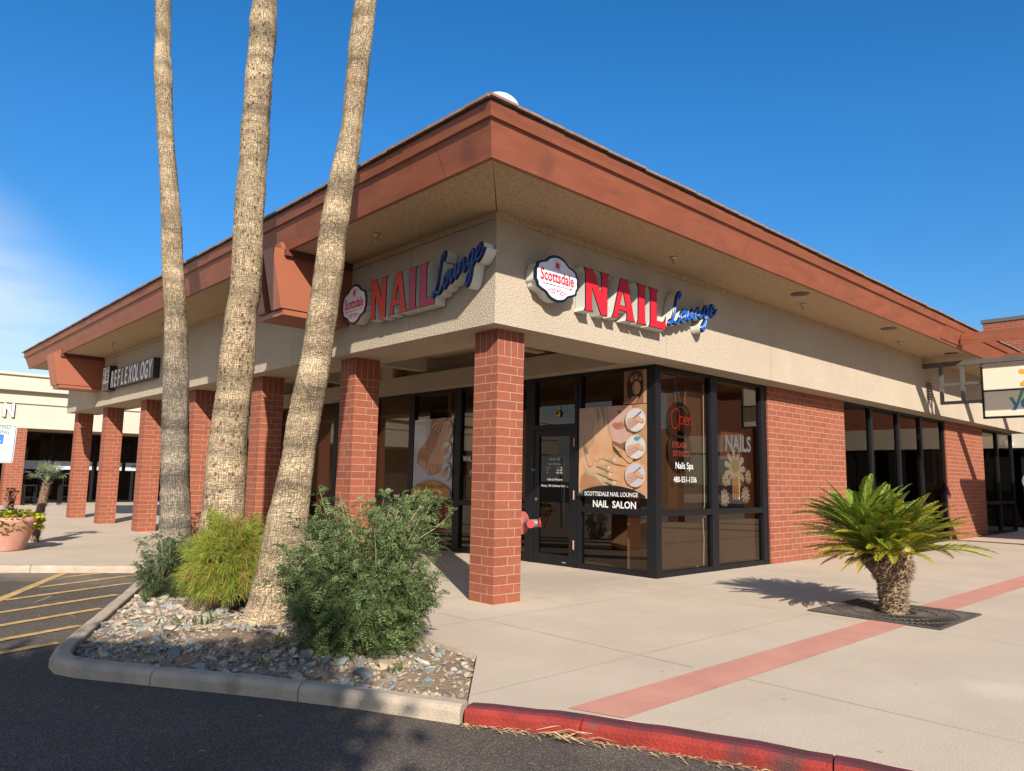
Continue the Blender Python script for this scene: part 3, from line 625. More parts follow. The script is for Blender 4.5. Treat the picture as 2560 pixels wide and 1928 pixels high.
# interior
mb = MB(); mb.box(3.45, XE, .45, 18.8, .001, .012, mat('interior_floor', (.22,.17,.12), .4, .3, 1)); mb.box(3.42, XE, .42, 18.8, 2.99, 3.03, M_INT); part(mb, 'interior_floor_and_ceiling')
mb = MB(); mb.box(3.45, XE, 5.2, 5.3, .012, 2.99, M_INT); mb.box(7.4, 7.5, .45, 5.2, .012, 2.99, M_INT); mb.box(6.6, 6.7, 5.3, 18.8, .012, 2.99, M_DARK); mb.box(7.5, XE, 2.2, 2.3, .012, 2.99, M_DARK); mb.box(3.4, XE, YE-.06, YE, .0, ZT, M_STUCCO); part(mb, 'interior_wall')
mb = MB(); mb.box(3.6, 6.2, .58, 1.0, .012, .80, mat('counter_tan', (.42,.30,.19), .7, .15, 2)); part(mb, 'interior_counter')
# blinds and paper behind left panes
for (a, b_, z0, z1) in ((3.42, 4.70, .95, 2.96), (3.42, 4.70, .09, .86), (4.93, 6.28, .09, .86)):
    mb = MB(); mb.box(a, b_, YW+.16, YW+.17, z0, z1, mat('window_board', (.11,.08,.055), .85, .25, 1.2, stretch=(3,3,.6))); part(mb, 'window_board')
for (a, b_, z0, z1, MM) in [(7.85, 9.15, .97, 2.98, M_BLIND), (6.35, 7.65, .97, 2.98, M_BLIND), (9.4, 10.7, .97, 2.98, M_BLIND), (2.95, 4.60, 0.97, 2.55, mat('window_paper', (.55,.42,.30), .7, .1, 2)), (10.9, 12.2, .97, 2.98, M_BLIND), (12.4, 13.7, .97, 2.98, M_BLIND)]:
    mb = MB(); z = z0
    if MM is M_BLIND:
        while z < z1: mb.add([(XW+.15,a,z),(XW+.15,b_,z),(XW+.175,b_,z+.048),(XW+.175,a,z+.048)], [(0,3,2,1)], MM); z += .046
    else: mb.box(XW+.12, XW+.125, a, b_, z0, z1, MM)
    part(mb, 'window_blind')
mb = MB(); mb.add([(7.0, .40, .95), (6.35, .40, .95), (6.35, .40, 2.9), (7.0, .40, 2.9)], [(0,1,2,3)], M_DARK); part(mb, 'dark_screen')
# vent louvre on right band
v = MB(); v.box(13.19, 13.64, -DR-.012, -DR-.001, 3.33, 3.80, M_STUCCO)
lv = v.build('wall_vent', B); v = MB(); v.box(13.22, 13.61, -DR-.014, -DR-.0125, 3.36, 3.77, M_BLACK)
for i in range(6): z = 3.38+i*.066; v.hexa([(13.22,-DR-.03,z),(13.61,-DR-.03,z),(13.61,-DR-.014,z+.02),(13.22,-DR-.014,z+.02),(13.22,-DR-.03,z+.008),(13.61,-DR-.03,z+.008),(13.61,-DR-.014,z+.028),(13.22,-DR-.014,z+.028)], M_STEEL)
v.build('louvre', lv)
# sprinklers and recessed cans under the soffit
for (x, y) in [(-.76,1.43),(-.76,9.2),(-.78,12.5),(2.53,-.62),(6.15,-.65),(10.6,-.58),(-.76,5.4)]:
    mb = MB(); mb.lathe((x,y,SOF-.001), [(.045,0),(.05,-.012),(.03,-.03),(.026,-.05),(.012,-.052),(.012,-.10),(.022,-.102),(.022,-.108)], mat('sprinkler_metal', (.45,.36,.25), .45, metal=.6), 16); part(mb, 'sprinkler_head')
for (x, y) in [(5.49,-.92),(9.1,-.91),(12.77,-.89)]:
    mb = MB(); mb.lathe((x,y,SOF-.002), [(.125,-.006),(.14,-.004),(.14,.0)], M_BROWND, 28); mb.lathe((x,y,SOF-.010), [(.12,0),(.12,.001)], M_BLACK, 28); part(mb, 'recessed_light')
# white domed roof vent
mb = MB(); mb.lathe((-.56,-.56,4.9), [(.1,-.1),(.1,.2)], M_WHITE, 20); mb.lathe((-.56,-.56,5.10), [(.235*math.cos(R(a)), .10+.22*math.sin(R(a))) for a in range(0, 90, 9)]+[(.001,.32)], mat('vent_white', (.72,.71,.66), .7, .1, 3), 28)
o = mb.build('roof_vent', smooth=True, loc=(-.56,-.56,4.9)); tag(o, 'round white domed vent sitting on the corner of the tiled roof', 'roof vent')

# hose connection on the corner column
fd = empty('fire_hose_connection', (C,.2,.85), 'red and green fire department hose connection on the side of the corner brick column', 'fire connection')
MR = mat('faded_red', (.46,.10,.08), .6, .3, 8); MG = mat('verdigris_brass', (.22,.27,.22), .5, .4, 20, metal=.5)
nf = Vector((.21, -.98, 0)); cf = Vector((C+.115, .10, .855)); sf = Vector((.98, .21, 0))
def disc(mb, c, n, prof, M, seg=32):
    a = n.cross(Vector((0,0,1))).normalized(); vs = []
    for (r0, h) in prof:
        for k in range(seg): t = 2*math.pi*k/seg; vs.append(c+n*h+(a*math.cos(t)+Vector((0,0,1))*math.sin(t))*r0)
    m_ = len(prof); fs = [(i*seg+k, i*seg+(k+1) % seg, (i+1)*seg+(k+1) % seg, (i+1)*seg+k) for i in range(m_-1) for k in range(seg)]
    fs += [tuple(reversed(range(seg))), tuple(range((m_-1)*seg, m_*seg))]; mb.add(vs, fs, M)
mb = MB(); disc(mb, cf, nf, [(.125,-.006),(.133,0),(.129,.008),(.105,.012),(.07,.016),(.055,.03)], MR)
for k in range(26): t = 2*math.pi*k/26; p = cf+nf*.011+(nf.cross(Vector((0,0,1)))*math.cos(t)+Vector((0,0,1))*math.sin(t))*.116; mb.box(p.x-.004, p.x+.004, p.y-.004, p.y+.002, p.z-.006, p.z+.006, MR)
mb.build('wall_plate', fd)
mb = MB(); mb.tube([(C-.005,.2,.86),tuple(cf-nf*.005)], .04, MR, 14); mb.tube([tuple(cf+nf*.02), tuple(cf+nf*.08)], [.045,.05], MG, 20)
mb.tube([tuple(cf+nf*.06), tuple(cf+nf*.10+Vector((.10,-.01,0)))], [.042,.045], MG, 18); mb.tube([tuple(cf+nf*.06), tuple(cf+nf*.12+Vector((-.05,-.03,0)))], [.042,.045], MG, 18)
e1 = cf+nf*.10+Vector((.115,-.012,0))
for k in range(4):
    t = k*math.pi/2+.6; q = Vector((0, math.cos(t), math.sin(t)))*.048; mb.tube([tuple(e1+q), tuple(e1+q*1.5)], .006, MG, 6)
mb.build('valve_body', fd)
mb = MB(); mat('bright_red', (.42,.03,.035), .5, .1, 5); e2 = cf+nf*.12+Vector((-.05,-.03,0)); mb.tube([tuple(e2), tuple(e2+Vector((-.02,-.035,0)))], [.047,.047], MATS['bright_red'], 22); mb.tube([tuple(e1), tuple(e1+Vector((.018,-.004,0)))], [.046,.046], MATS['bright_red'], 22); mb.build('red_cap', fd)

# ================================================================= WALL SIGNS
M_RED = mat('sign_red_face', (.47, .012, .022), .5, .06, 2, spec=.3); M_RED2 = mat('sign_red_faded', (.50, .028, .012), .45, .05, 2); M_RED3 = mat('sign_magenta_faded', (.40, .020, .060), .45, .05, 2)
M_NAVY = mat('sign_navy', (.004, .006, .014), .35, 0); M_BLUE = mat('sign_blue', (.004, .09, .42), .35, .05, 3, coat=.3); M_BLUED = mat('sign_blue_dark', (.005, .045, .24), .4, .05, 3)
M_CANW = mat('sign_return_white', (.56, .55, .50), .5, .12, 3)
def signset(origin, U, W, sx, nail_mats, badge_label, nail_label, lounge_label, blue, lo_off, lo_s):
    # u measured from origin at badge left edge
    D = .16
    F = Fr(origin, U, (0,0,1), W)
    def badge(n=48, g=0):
        pts = []
        w2, h2 = .345+g, .26+g
        base = [(-1,.0),(-1,.22),(-.93,.34),(-.90,.50),(-.74,.60),(-.52,.70),(-.33,.90),(0,1.0)]
        right = [(-a, b) for a, b in reversed(base)]
        top = base+right[1:]; bot = [(a, -b) for a, b in reversed(top)][1:-1]
        q = crom([(a*w2, b*h2) for a, b in top+bot]+[(-w2, 0)], 3)[:-1]
        return [(x*sx+.345*sx, y+.26) for x, y in q]
    e = empty('badge_sign', F(.345*sx, .26, D/2), badge_label, 'wall sign')
    mb = MB(); F.prism(mb, badge(), .008, D, M_CANW); mb.build('sign_can', e)
    mb = MB(); F.prism(mb, badge(g=.020), D+.0, D+.016, M_NAVY); mb.build('sign_rim', e)
    mb = MB(); F.poly(mb, badge(g=-.014), D+.018, mat('sign_face_white', (.62,.60,.64), .3, .04, 3, coat=.4)); mb.build('sign_face', e)
    mb = MB()
    text(mb, F, 'Scottsdale', .345*sx, .212, .135, M_RED, c=D+.020, fit=.56*sx, bold=.022, align='CENTER')
    F.poly(mb, [(.10*sx,.168),(.56*sx,.174),(.56*sx,.178),(.10*sx,.176)], D+.0205, M_NAVY)
    F.poly(mb, ell(.575*sx,.176,.022*sx,.010,12), D+.021, M_RED)
    for k in range(12):
        a = R(k*30+8); r1 = .100 if k % 3 == 1 else .066; c_ = (.345*sx, .415)
        F.poly(mb, [(c_[0]+.008*math.cos(a+1.57)*sx, c_[1]+.006*math.sin(a+1.57)), (c_[0]+r1*math.cos(a)*sx, c_[1]+r1*math.sin(a)), (c_[0]-.008*math.cos(a+1.57)*sx, c_[1]-.006*math.sin(a+1.57))], D+.0205+k*.0001, M_RED)
    for sgn in (-1, 1):
        for q in ([(.02,.115),(.05,.135),(.075,.115),(.05,.098),(.04,.115)], [(.07,.11),(.10,.125),(.13,.105),(.17,.115)], [(.03,.09),(.07,.08),(.12,.095)]):
            stroke(mb, Fr(F(.345*sx,0,0), Vector(U)*sgn*sx, F.v, F.w), crom(q, 4), .004, D+.0185, D+.0215, M_RED3)
    F.poly(mb, ell(.345*sx,.115,.012,.012,12), D+.0215, M_RED3)
    mb.build('lettering', e)
    # NAIL
    e = empty('nail_lettering', F(1.6*sx, .2, D/2), nail_label, 'wall sign')
    H = .535; z0 = -.025
    L_N = [(-.01,0),(.16,0),(.135,.05),(.13,.31),(.30,-.01),(.425,-.01),(.43,.48),(.46,.535),(.275,.535),(.31,.48),(.305,.27),(.15,.535),(-.025,.535),(.01,.48),(.015,.05)]
    L_A = [(-.01,0),(.14,0),(.122,.045),(.135,.11),(.29,.11),(.295,.045),(.275,0),(.475,0),(.44,.06),(.315,.535),(.165,.535),(.025,.06)]
    A_hole = [(.160,.185),(.222,.37),(.272,.185)]
    L_I = [(-.005,0),(.215,0),(.18,.06),(.175,.475),(.215,.535),(-.005,.535),(.03,.475),(.025,.06)]
    L_L = [(-.005,0),(.37,0),(.385,.20),(.335,.125),(.30,.105),(.180,.105),(.175,.475),(.22,.535),(-.005,.535),(.03,.475),(.025,.06)]
    for (P, hole, off, k) in ((L_N, None, 1.06-.23, 0), (L_A, A_hole, 1.575-.23, 1), (L_I, None, 2.075-.23, 2), (L_L, None, 2.335-.23, 3)):
        mb = MB(); fl = lambda g, P=P: [(off*sx+x*sx, z0+y) for x, y in P]
        def ring(mb, P, hole, c0, c1, M):
            if not hole: return F.prism(mb, [(off*sx+x*sx, z0+y) for x, y in P], c0, c1, M)
            # split the A around its counter
            a = [P[0], P[1], P[2], P[3], hole[0], hole[1], ((P[10][0]+P[9][0])/2, P[9][1]), P[10], P[11]]
            b_ = [P[3], P[4], P[5], P[6], P[7], P[8], P[9], ((P[10][0]+P[9][0])/2, P[9][1]), hole[1], hole[2], hole[0]]
            for q in (a, b_): F.prism(mb, [(off*sx+x*sx, z0+y) for x, y in q], c0, c1, M)
        ring(mb, P, hole, .008, D, M_CANW); ring(mb, P, hole, D+.001, D+.010, M_NAVY)
        # inset coloured face
        cx = sum(p[0] for p in P)/len(P); cy = H/2
        ins = inset(P, .009); 
        if hole:
            h2 = inset(hole, -.007)
            tx = (ins[10][0]+ins[9][0])/2
            a = [ins[0], ins[1], ins[2], ins[3], h2[0], h2[1], (tx, ins[9][1]), ins[10], ins[11]]; b_ = [ins[3], ins[4], ins[5], ins[6], ins[7], ins[8], ins[9], (tx, ins[9][1]), h2[1], h2[2], h2[0]]
            for q in (a, b_): F.poly(mb, [(off*sx+x*sx, z0+y) for x, y in q], D+.012, nail_mats[k])
        else: F.poly(mb, [(off*sx+x*sx, z0+y) for x, y in ins], D+.012, nail_mats[k])
        mb.build('letter', e)
    # Lounge script
    e = empty('script_lettering', F(lo_off+.5, .3, D/2), lounge_label, 'wall sign')
    Fs = Fr(F(lo_off, lo_s[2], 0), Vector(U)*lo_s[0]+Vector((0,0,1))*.30*lo_s[1], Vector((0,0,1))*lo_s[1]+Vector(U)*.12*lo_s[0], W)
    letters = [[(.17,.35),(.20,.40),(.17,.43),(.13,.38),(.11,.27),(.09,.14),(.05,.03),(.01,.0),(0,.035),(.04,.05),(.10,.01),(.17,.0),(.22,.06)],
        [(.285,.155),(.245,.12),(.235,.05),(.275,.0),(.325,.035),(.335,.11),(.30,.158),(.265,.14),(.31,.115),(.375,.15)],
        [(.39,.15),(.38,.06),(.40,.01),(.45,.04),(.485,.15),(.48,.05),(.51,.01),(.545,.07)],
        [(.55,.15),(.555,.02),(.57,.09),(.61,.15),(.65,.12),(.65,.04),(.68,.01),(.72,.06)],
        [(.83,.15),(.77,.15),(.74,.07),(.77,.02),(.82,.06),(.84,.15),(.82,.0),(.80,-.15),(.76,-.19),(.735,-.13),(.80,-.04),(.89,.04)],
        [(.90,.05),(.96,.09),(.975,.14),(.93,.16),(.90,.10),(.91,.03),(.95,.0),(1.01,.03),(1.05,.09)]]
    nv = MB(); cn = MB()
    for L_ in letters:
        q = crom(L_, 6); mb = MB()
        stroke(cn, Fs, q[::2]+[q[-1]], .034, .008, D-.005, M_CANW)
        stroke(nv, Fs, q, .032, D-.006, D+.016, M_NAVY)
        stroke(mb, Fs, q, .0125, D+.004, D+.028, blue); mb.build('letter', e)
    nv.build('letter_outline', e); cn.build('sign_can', e)
def inset(P, d):
    n = len(P); out = []
    A = sum(P[i][0]*P[(i+1) % n][1]-P[(i+1) % n][0]*P[i][1] for i in range(n)); s = 1 if A > 0 else -1
    for i in range(n):
        p0, p1, p2 = [np.array(P[(i+k-1) % n], float) for k in range(3)]
        a = p1-p0; b = p2-p1; a /= np.hypot(*a); b /= np.hypot(*b)
        na = np.array([-a[1], a[0]])*s; nb = np.array([-b[1], b[0]])*s; m_ = na+nb; k = m_@na
        out.append(tuple(p1+m_*d/max(k, .45)))
    return out
signset((.225, -DR-.002, 3.405), (1,0,0), (0,-1,0), 1.0, [M_RED]*4,
        'white badge sign with navy rim reading Scottsdale on the sunlit right wall', 'red NAIL channel letters with white sides on the sunlit right wall',
        'small bright blue cursive Lounge letters at the end of the right wall sign', M_BLUE, 2.56, (1.12, 1.0, .075))
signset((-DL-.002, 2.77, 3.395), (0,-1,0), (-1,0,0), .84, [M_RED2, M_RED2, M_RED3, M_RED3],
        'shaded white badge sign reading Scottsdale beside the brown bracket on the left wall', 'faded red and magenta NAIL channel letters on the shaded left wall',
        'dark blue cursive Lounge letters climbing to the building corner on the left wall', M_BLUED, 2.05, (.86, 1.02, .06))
# reflexology sign on left wall
e = empty('box_sign', (-DL, 14.3, 3.65), 'dark box sign with a white square symbol over the word ZEN near the far bracket', 'wall sign')
F = Fr((-DL-.001, 14.62, 3.36), (0,-1,0), (0,0,1), (-1,0,0)); MK = mat('sign_black_can', (.03,.018,.016), .4)
mb = MB(); F.prism(mb, [(0,0),(.58,0),(.58,.62),(0,.62)], .0, .17, MK); mb.build('sign_can', e)
mb = MB(); F.poly(mb, [(.03,.18),(.55,.18),(.55,.59),(.03,.59)], .172, M_LETTER); F.poly(mb, [(.03,.02),(.55,.02),(.55,.16),(.03,.16)], .172, mat('grey_panel', (.30,.28,.27), .5))
for (a, b_, c_, d) in [(.07,.48,.20,.52),(.10,.53,.17,.56),(.12,.20,.155,.46),(.06,.30,.10,.40),(.18,.30,.22,.36),(.27,.50,.37,.53),(.27,.555,.37,.575),(.27,.50,.29,.575),(.35,.50,.37,.575),(.40,.50,.50,.53),(.40,.555,.50,.575),(.40,.50,.42,.575),(.48,.50,.50,.575),(.28,.42,.49,.45),(.28,.33,.49,.36),(.28,.33,.305,.47),(.465,.33,.49,.47),(.365,.20,.40,.48),(.25,.26,.52,.29)]:
    F.poly(mb, [(a,b_),(c_,b_),(c_,d),(a,d)], .174, MK)
text(mb, F, 'ZEN', .29, .045, .09, MK, c=.174, xs=1.3, bold=.02, align='CENTER'); mb.build('lettering', e)
e = empty('channel_lettering', (-DL, 12.3, 3.65), 'white REFLEXOLOGY letters on dark bodies beside the far bracket', 'wall sign')
F = Fr((-DL-.001, 13.97, 3.42), (0,-1,0), (0,0,1), (-1,0,0)); uu = 0
for ch in 'REFLEXOLOGY':
    wd = .13 if ch == 'I' else .265
    mb = MB(); F.prism(mb, [(uu+.01,-.02),(uu+wd+.04,-.02),(uu+wd+.04,.42),(uu+.01,.42)], .0, .14, MK); text(mb, F, ch, uu+.03, .0, .40, M_LETTER, c=.141, ext=.012, xs=.60, bold=.012)
    mb.build('letter', e); uu += wd+.022

# ================================================================= POSTERS AND WINDOW LETTERING
def pm(n, c, c2=None):
    c = tuple(x*.62 for x in c); c2 = tuple(x*.62 for x in c2) if c2 else None
    return mat('print_'+n, c, .35, 0 if c2 else .10, 4, col2=c2, coat=.5)
SK = pm('skin', (.70,.36,.18), (.80,.47,.27)); SK2 = pm('skin_shade', (.46,.20,.09), (.56,.27,.14)); SKD = pm('skin_dark', (.33,.15,.08)); GOLD = pm('gold', (.42,.28,.10), (.66,.52,.30)); PEACH = pm('peach', (.80,.55,.36)); WOOD = pm('wood', (.50,.27,.13), (.62,.36,.19)); PK = pm('black', (.012,.011,.012)); PW = pm('white', (.78,.77,.77)); LIP = pm('lip', (.48,.17,.12), (.60,.27,.20)); PINKS = pm('pink_skin', (.74,.46,.38)); TEAL = pm('teal', (.12,.35,.45)); LAV = pm('lavender', (.60,.58,.66), (.68,.66,.73)); ORG = pm('orange', (.62,.28,.05)); NAILP = pm('nail', (.82,.66,.60))
class Poster:
    def __init__(s, F, w_, h_, lift=.0006): s.F = F; s.mb = MB(); s.c = .002; s.k = lift; s.w = w_; s.h = h_
    def p(s, pts, M):
        for ax, lim, sg in ((0, 0, 1), (0, s.w, -1), (1, 0, 1), (1, s.h, -1)):
            out = []
            for i in range(len(pts)):
                a, b = pts[i-1], pts[i]; da, db = (a[ax]-lim)*sg, (b[ax]-lim)*sg
                if (da < 0) != (db < 0): t = da/(da-db); out.append((a[0]+(b[0]-a[0])*t, a[1]+(b[1]-a[1])*t))
                if db >= 0: out.append(b)
            pts = out
            if len(pts) < 3: return
        s.F.poly(s.mb, pts, s.c, M); s.c += s.k
    def finger(s, a, b, ra, rb, M=None, sh=None, nail=None, nl=.0, nw=.8):
        if sh: s.p(capsule((a[0]+.006, a[1]-.008), (b[0]+.006, b[1]-.008), ra*1.05, rb*1.05), sh)
        s.p(capsule(a, b, ra, rb), M or SK)
        if nail:
            d = np.array(b)-np.array(a); d = d/np.hypot(*d); q = np.array([-d[1], d[0]]); b_ = np.array(b)-d*rb*.6
            s.p([tuple(b_-q*rb*nw), tuple(b_+q*rb*nw), tuple(b_+d*nl*.5+q*rb*nw*.75), tuple(b_+d*nl), tuple(b_+d*nl*.5-q*rb*nw*.75)], nail)
P1O = (XW-.001, 1.68, 1.11)
F1 = Fr(P1O, (0,-1,0), (0,0,1), (-1,0,0)); po = Poster(F1, 1.31, 1.37)
def q1(x, y): return ((x-485)/485*1.31, (1045-y)/655*1.37)
Q = lambda *a: [q1(x, y) for x, y in a]
po.p([(0,0),(1.31,0),(1.31,1.37),(0,1.37)], SK)
po.p(Q((485,390),(700,380),(705,700),(620,780),(485,760)), WOOD)
po.p(Q((905,372),(970,372),(970,1045),(930,1045),(925,700)), WOOD)
po.p(Q((700,376),(905,372),(900,560),(850,640),(790,665),(735,640),(712,560)), PINKS)
po.p(Q((860,372),(915,372),(925,520),(860,640),(900,500)), SK2)
po.p(Q((735,640),(790,665),(850,640),(860,700),(830,760),(760,740),(720,690)), SKD)
po.p(Q((765,430),(785,425),(800,440),(785,448)), SKD)
po.p([q1(*p) for p in crom([(728,522),(750,510),(775,512),(795,506),(822,525),(828,540),(795,560),(755,556),(728,522)], 4)[:-1]], LIP)
po.p(Q((730,530),(780,528),(826,538),(780,533)), SKD)
po.p([q1(*p) for p in crom([(485,800),(560,700),(650,620),(720,600),(745,740),(840,800),(975,830),(975,1045),(485,1045),(485,800)], 4)[:-1]], SK)
po.p([q1(*p) for p in crom([(500,905),(560,850),(640,905),(700,1000),(600,1040),(500,1000),(500,905)], 4)[:-1]], SK2)
po.p([q1(*p) for p in crom([(520,810),(560,850),(640,880),(700,960),(690,985),(620,910),(545,880),(515,830)], 4)], GOLD)
for (a, b_, r1, r2, nx) in [((620,760),(618,500),.062,.042,.27), ((655,740),(655,470),.062,.042,.20), ((692,740),(690,520),.060,.040,.16), ((722,740),(712,590),.055,.036,.10)]:
    po.finger(q1(*a), q1(*b_), r1, r2, SK, SK2, GOLD, nx)
po.finger(q1(575,800), q1(548,725), .05, .036, SK, SK2, SKD, .19)
for (a, b_, nx, r1, r2) in [((860,800),(745,780),.24,.062,.045), ((860,865),(705,836),.27,.066,.046), ((860,920),(715,888),.27,.064,.044), ((860,975),(745,945),.20,.056,.038)]:
    po.finger(q1(*a), q1(*b_), r1, r2, SK, SK2, GOLD, nx)
    po.p(ell(*q1(b_[0]+8, b_[1]-2), .030, .024, 12), NAILP)
po.finger(q1(860,775), q1(800,720), .055, .04, SK, SK2, GOLD, .22)
for (cy, k) in ((500,0),(690,1),(885,2)):
    c_ = q1(902, cy); po.p(ell(c_[0], c_[1], .190, .178), PEACH); po.p(ell(c_[0], c_[1], .176, .165), (PW, TEAL, LAV)[k] if k != 1 else PW)
    if k == 1: po.p(ell(c_[0]+.04, c_[1]+.12, .07, .035), TEAL)
    for j in range(3): po.finger((c_[0]-.12, c_[1]-.10+j*.045), (c_[0]+.02+.02*j, c_[1]-.03+j*.03), .032, .024, PINKS, SK2)
    po.finger((c_[0]+.12, c_[1]-.02), (c_[0]-.02, c_[1]+.03), .03, .022, SK, SK2)
    po.finger((c_[0]+.10, c_[1]+.11), (c_[0]-.03, c_[1]+.02), .010, .006, (M_BLACK, PW, SKD)[k])
po.p(ell(.655, -.16, .80, .335, 40), PK)
e = empty('nail_poster', F1(.65,.6,0), 'large window poster of hands with long gold nails, left of the corner post', 'poster')
po.mb.build('printed_panel', e)
lm = MB(); text(lm, F1, 'SCOTTSDALE NAIL LOUNGE', .67, .015, .062, M_LETTER, c=po.c+.001, xs=.90, bold=.012, align='CENTER'); text(lm, F1, '117', .03, .03, .045, mat('grey_vinyl', (.35,.33,.31), .5), c=po.c+.001); lm.build('lettering', e)
fl = MB(); text(fl, F1, 'NAIL  SALON', .70, -.155, .10, M_LETTER, c=.004, xs=.98, bold=.022, align='CENTER'); o = fl.build('window_lettering', loc=F1(.7,-.1,0)); tag(o, 'bold white NAIL SALON lettering under the long nails poster', 'lettering')
# small photo of a woman in a headdress above it: kept as a generic portrait
F2 = Fr((XW-.001, .79, 2.49), (0,-1,0), (0,0,1), (-1,0,0)); p2 = Poster(F2, .42, .50)
p2.p([(0,0),(.42,0),(.42,.50),(0,.50)], SKD); p2.p([(.36,.0),(.42,0),(.42,.5),(.36,.5)], WOOD)
p2.p(crom([(.07,.10),(.06,.3),(.12,.45),(.24,.49),(.34,.42),(.36,.25),(.31,.1),(.2,.05),(.07,.10)], 4)[:-1], PK)
p2.p(ell(.235,.235,.075,.105), SK2); p2.p(ell(.255,.235,.05,.085), SK)
p2.p([(.20,.265),(.225,.272),(.222,.262)], PK); p2.p([(.26,.27),(.285,.276),(.282,.266)], PK); p2.p(ell(.25,.185,.022,.008), LIP); p2.p([(.243,.21),(.257,.21),(.25,.25)], SK2)
for j in range(9): a = R(20+j*17); p2.p([(.235+.07*math.cos(a),.30+.05*math.sin(a)),(.235+.15*math.cos(a+.08),.33+.15*math.sin(a)),(.235+.10*math.cos(a+.3),.30+.09*math.sin(a+.3))], (LIP, GOLD, SKD)[j % 3])
for j in range(4): p2.finger((.10+.03*j,.0), (.16+.035*j,.10), .02, .014, SK2, SKD)
p2.p([(0,0),(.2,0),(.12,.05),(0,.03)], LIP); o = p2.mb.build('portrait_poster', loc=F2(.2,.25,0)); tag(o, 'small dark portrait poster of a woman in a headdress above the nails poster', 'poster')
# feet poster
F3 = Fr((XW-.001, 6.12, .965), (0,-1,0), (0,0,1), (-1,0,0)); p3 = Poster(F3, 1.25, 1.53)
def q3(x, y): return ((x-1332)/372*1.25, (1600-y)/690*1.53)
Q = lambda *a: [q3(x, y) for x, y in a]
p3.p([(0,0),(1.25,0),(1.25,1.53),(0,1.53)], LAV)
p3.p([q3(*p) for p in crom([(1495,910),(1690,905),(1660,990),(1600,1040),(1560,1130),(1500,1230),(1450,1320),(1400,1330),(1368,1290),(1375,1210),(1420,1140),(1480,1050),(1495,910)], 4)[:-1]], SK2)
p3.p([q3(*p) for p in crom([(1580,1000),(1700,960),(1690,1090),(1640,1200),(1610,1330),(1560,1400),(1490,1380),(1465,1310),(1500,1240),(1550,1160),(1580,1000)], 4)[:-1]], SK)
for i in range(5): p3.finger(q3(1400+i*14, 1270+i*8), q3(1385+i*15, 1308+i*8), .035-.003*(4-i), .030-.003*(4-i), SK, SK2, NAILP, .02)
for i in range(5): p3.finger(q3(1490+i*27, 1330), q3(1478+i*27, 1375+(12 if i in (1,2) else 0)), .042-.004*i, .036-.004*i, SK, SK2, NAILP, .02)
for i in range(4): p3.finger(q3(1640-i*22, 905+i*8), q3(1600-i*26, 1045-i*22), .036, .026, PINKS, SK2, NAILP, .05)
for (cy, k) in ((1015,0),(1190,1),(1370,2)):
    c_ = q3(1658, cy); p3.p(ell(*c_, .16, .175), PEACH); p3.p(ell(*c_, .145, .16), (SK, PW, LAV)[k])
    for j in range(3): p3.finger((c_[0]-.1, c_[1]-.08+j*.05), (c_[0]+.05, c_[1]-.02+j*.04), .03, .022, PINKS, SK2)
    p3.finger((c_[0]+.09, c_[1]+.09), (c_[0]-.02, c_[1]), .012, .006, (TEAL, SKD, PK)[k])
p3.p(ell(.625, -.12, .76, .45, 40), ORG)
e = empty('feet_poster', F3(.6,.7,0), 'window poster of bare feet and hands with an orange base, seen behind the brick columns', 'poster')
p3.mb.build('printed_panel', e); lm = MB(); text(lm, F3, 'SCOTTSDALE NAIL LOUNGE', .625, .19, .062, PK, c=p3.c+.001, xs=.78, bold=.008, align='CENTER'); text(lm, F3, '480 551 1336', .66, .075, .065, PK, c=p3.c+.001, xs=.8, bold=.008, align='CENTER')
F3.poly(lm, capsule((.30,.13),(.36,.075),.012,.012), p3.c+.001, PK); lm.build('lettering', e)
F4 = Fr((XW+.045, 4.62, 1.4), (0,-1,0), (0,0,1), (-1,0,0)); lm = MB(); text(lm, F4, 'WALK-INS WELCOME', .0, .26, .105, M_LETTER, xs=.8, bold=.008); text(lm, F4, '(480) 551-1336', .20, .02, .10, M_LETTER, xs=.8, bold=.005); o = lm.build('window_lettering', loc=F4(.5,.1,0)); tag(o, 'white WALK-INS lettering and phone number on the pane left of the door', 'lettering')
F5 = Fr((XW-.002, 2.30, 1.2), (0,-1,0), (0,0,1), (-1,0,0)); lm = MB()
for s_, v_, h, x_ in [('480-551-1336', .47, .036, .07), ('Hours of Operation:', .395, .03, .07), ('Mon - Fri', .335, .026, -.07), ('9:30 - 7:00', .335, .026, .17), ('Sat', .295, .026, -.09), ('9:30 - 6:00', .295, .026, .17), ('Sun', .255, .026, -.09), ('11:00 - 5:00', .255, .026, .17), ('Walk-ins Welcome', .14, .038, .07), ('Waxing - Gift Certificates Available.', .04, .036, .07)]:
    text(lm, F5, s_, x_, v_, h, M_LETTER, c=-.02 if False else -.020, xs=.82, align='CENTER')
o = lm.build('door_lettering', loc=F5(.07,.25,0)); tag(o, 'white opening hours lettering on the glass entrance door', 'lettering')
# hanging gold medallion in the transom
mb = MB(); mb.lathe((XW+.02, 2.17, 2.43), [(.001,-.012),(.03,-.014),(.052,-.008),(.062,.0),(.052,.01)], mat('gold_medallion', (.55,.33,.08), .35, .3, 40, metal=.7), 8, 'x'); mb.lathe((XW+.005, 2.17, 2.43), [(.02,0),(.026,-.006),(.032,0)], SKD, 20, 'x'); mb.tube([(XW+.02,2.17,2.49),(XW+.02,2.17,2.56)], .006, M_STEEL, 6)
o = mb.build('hanging_medallion', loc=(XW+.02,2.17,2.43)); tag(o, 'small octagonal gold medallion hanging in the glass above the door', 'ornament')
